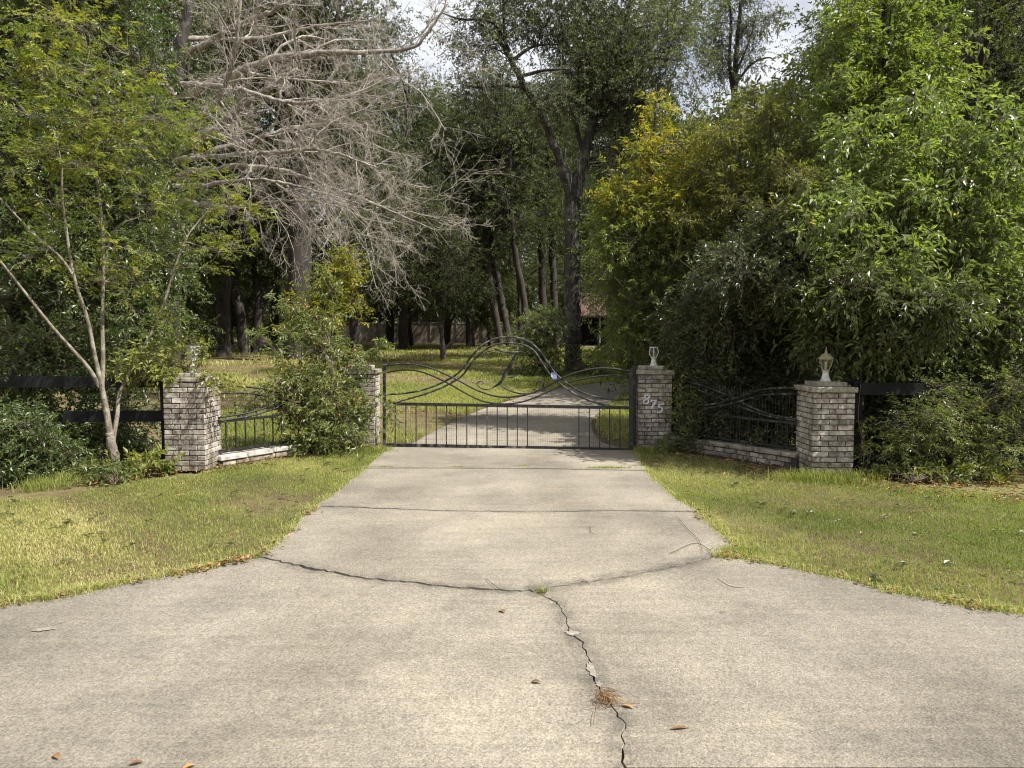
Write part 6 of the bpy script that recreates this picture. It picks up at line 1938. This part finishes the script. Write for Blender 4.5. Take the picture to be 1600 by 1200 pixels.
tag(g.build('fallen_leaves', M['litter']), kind='stuff')

# the separate dry leaves lying on the bare concrete
for k, (u, v, s, lab) in enumerate(((785, 953, .055, 'single brown leaf on the drive left of the crack junction'), (838, 1063, .05, 'flat brown leaf on the drive left of the debris clump'), (88, 1178, .05, 'curled brown leaf near the bottom left corner'), (213, 1189, .05, 'brown leaf on the bottom edge right of the corner leaf'), (980, 1101, .055, 'tan leaf at the right end of the debris clump'), (1062, 1135, .09, 'long reddish leaf strip on the drive right of the crack'), (480, 803, .10, 'dark leaf strip at the left edge of the upper slab'), (295, 1195, .05, 'orange leaf on the very bottom edge'))):
    c = G(u, v)
    gg = Geo()
    nr = 5
    row = []
    wd = s * (0.22 if 'strip' in lab else 0.5)
    for i in range(nr + 1):
        f = i / nr
        hw = wd * math.sin(math.pi * min(max(f, .03), .97) ** .85) / 2
        z = 0.006 * math.sin(f * math.pi) + 0.003 - 0.012
        row += [((f - .5) * s, hw, z + hw * .25), ((f - .5) * s, 0, z), ((f - .5) * s, -hw, z + hw * .35)]
    gg.add(row, q=[q for i in range(nr) for q in ((i * 3, i * 3 + 3, i * 3 + 4, i * 3 + 1), (i * 3 + 1, i * 3 + 4, i * 3 + 5, i * 3 + 2))], r=(.35, .15, .45, .3, .85, .4, .05, .95)[k])
    o = link('fallen_leaf', gg.mesh('fallen_leaf', M['litter'], smooth=True), None, c)
    o.rotation_euler = (0, 0, lr.uniform(0, 6.28) if k not in (5, 6) else lr.uniform(-.3, .3))
    tag(o, lab, 'leaf', 'dry leaves on the drive')

# clump of pine needles and twigs caught in the crack, and loose twigs on the slabs
c = G(948, 1092)
g = Geo()
n = 110
pp = c + np.stack((lr.normal(0, .024, n), lr.normal(0, .036, n), np.abs(lr.normal(0, .009, n)) + .003), 1)
a = lr.uniform(0, 6.28, n)
Lt = lr.uniform(.02, .07, n)
dd = np.stack((np.cos(a), np.sin(a), lr.normal(0, .12, n)), 1)
tubes(g, np.stack((pp - dd * Lt[:, None] / 2, pp + np.array((0, 0, .004)), pp + dd * Lt[:, None] / 2), 1), np.full((n, 3), .0011), 3, lr.uniform(0, 1, n))
for u0, v0, u1, v1 in ((925, 1104, 1000, 1101), (935, 1075, 976, 1085), (932, 1107, 927, 1132), (960, 1105, 985, 1106)):
    A_, B_ = G(u0, v0), G(u1, v1)
    tubes(g, np.array([[A_ + [0, 0, .006], (A_ + B_) / 2 + [0, .006, .009], B_ + [0, 0, .005]]]), np.full((1, 3), .0014), 4, .3)
tag(g.build('needle_litter', M['litter']), kind='stuff')
for k, (pts, lab) in enumerate((([(1046, 866), (1085, 850), (1108, 860), (1112, 872)], 'thin curved twig on the drive at the right'), ([(1058, 808), (1075, 828), (1092, 845), (1098, 866)], 'fine twig line beside the right edge of the drive'), ([(922, 822), (923, 832), (930, 836)], 'tiny hooked twig in the middle of the drive'), ([(1120, 905), (1140, 917), (1162, 920)], 'dark bent twig right of the flaring corner'), ([(760, 905), (770, 914), (786, 925)], 'small twig lying over the curved crack'))):
    g = Geo()
    p = [G(*q) + [0, 0, .006] for q in pts]
    tube(g, p, [.002, .0025, .0012], 20, 4)
    o = g.build('twig', M['bark_dark'], None, origin=tuple(p[0]))
    o.location = tuple(p[0])
    tag(o, lab, 'twig', 'twigs on the drive')
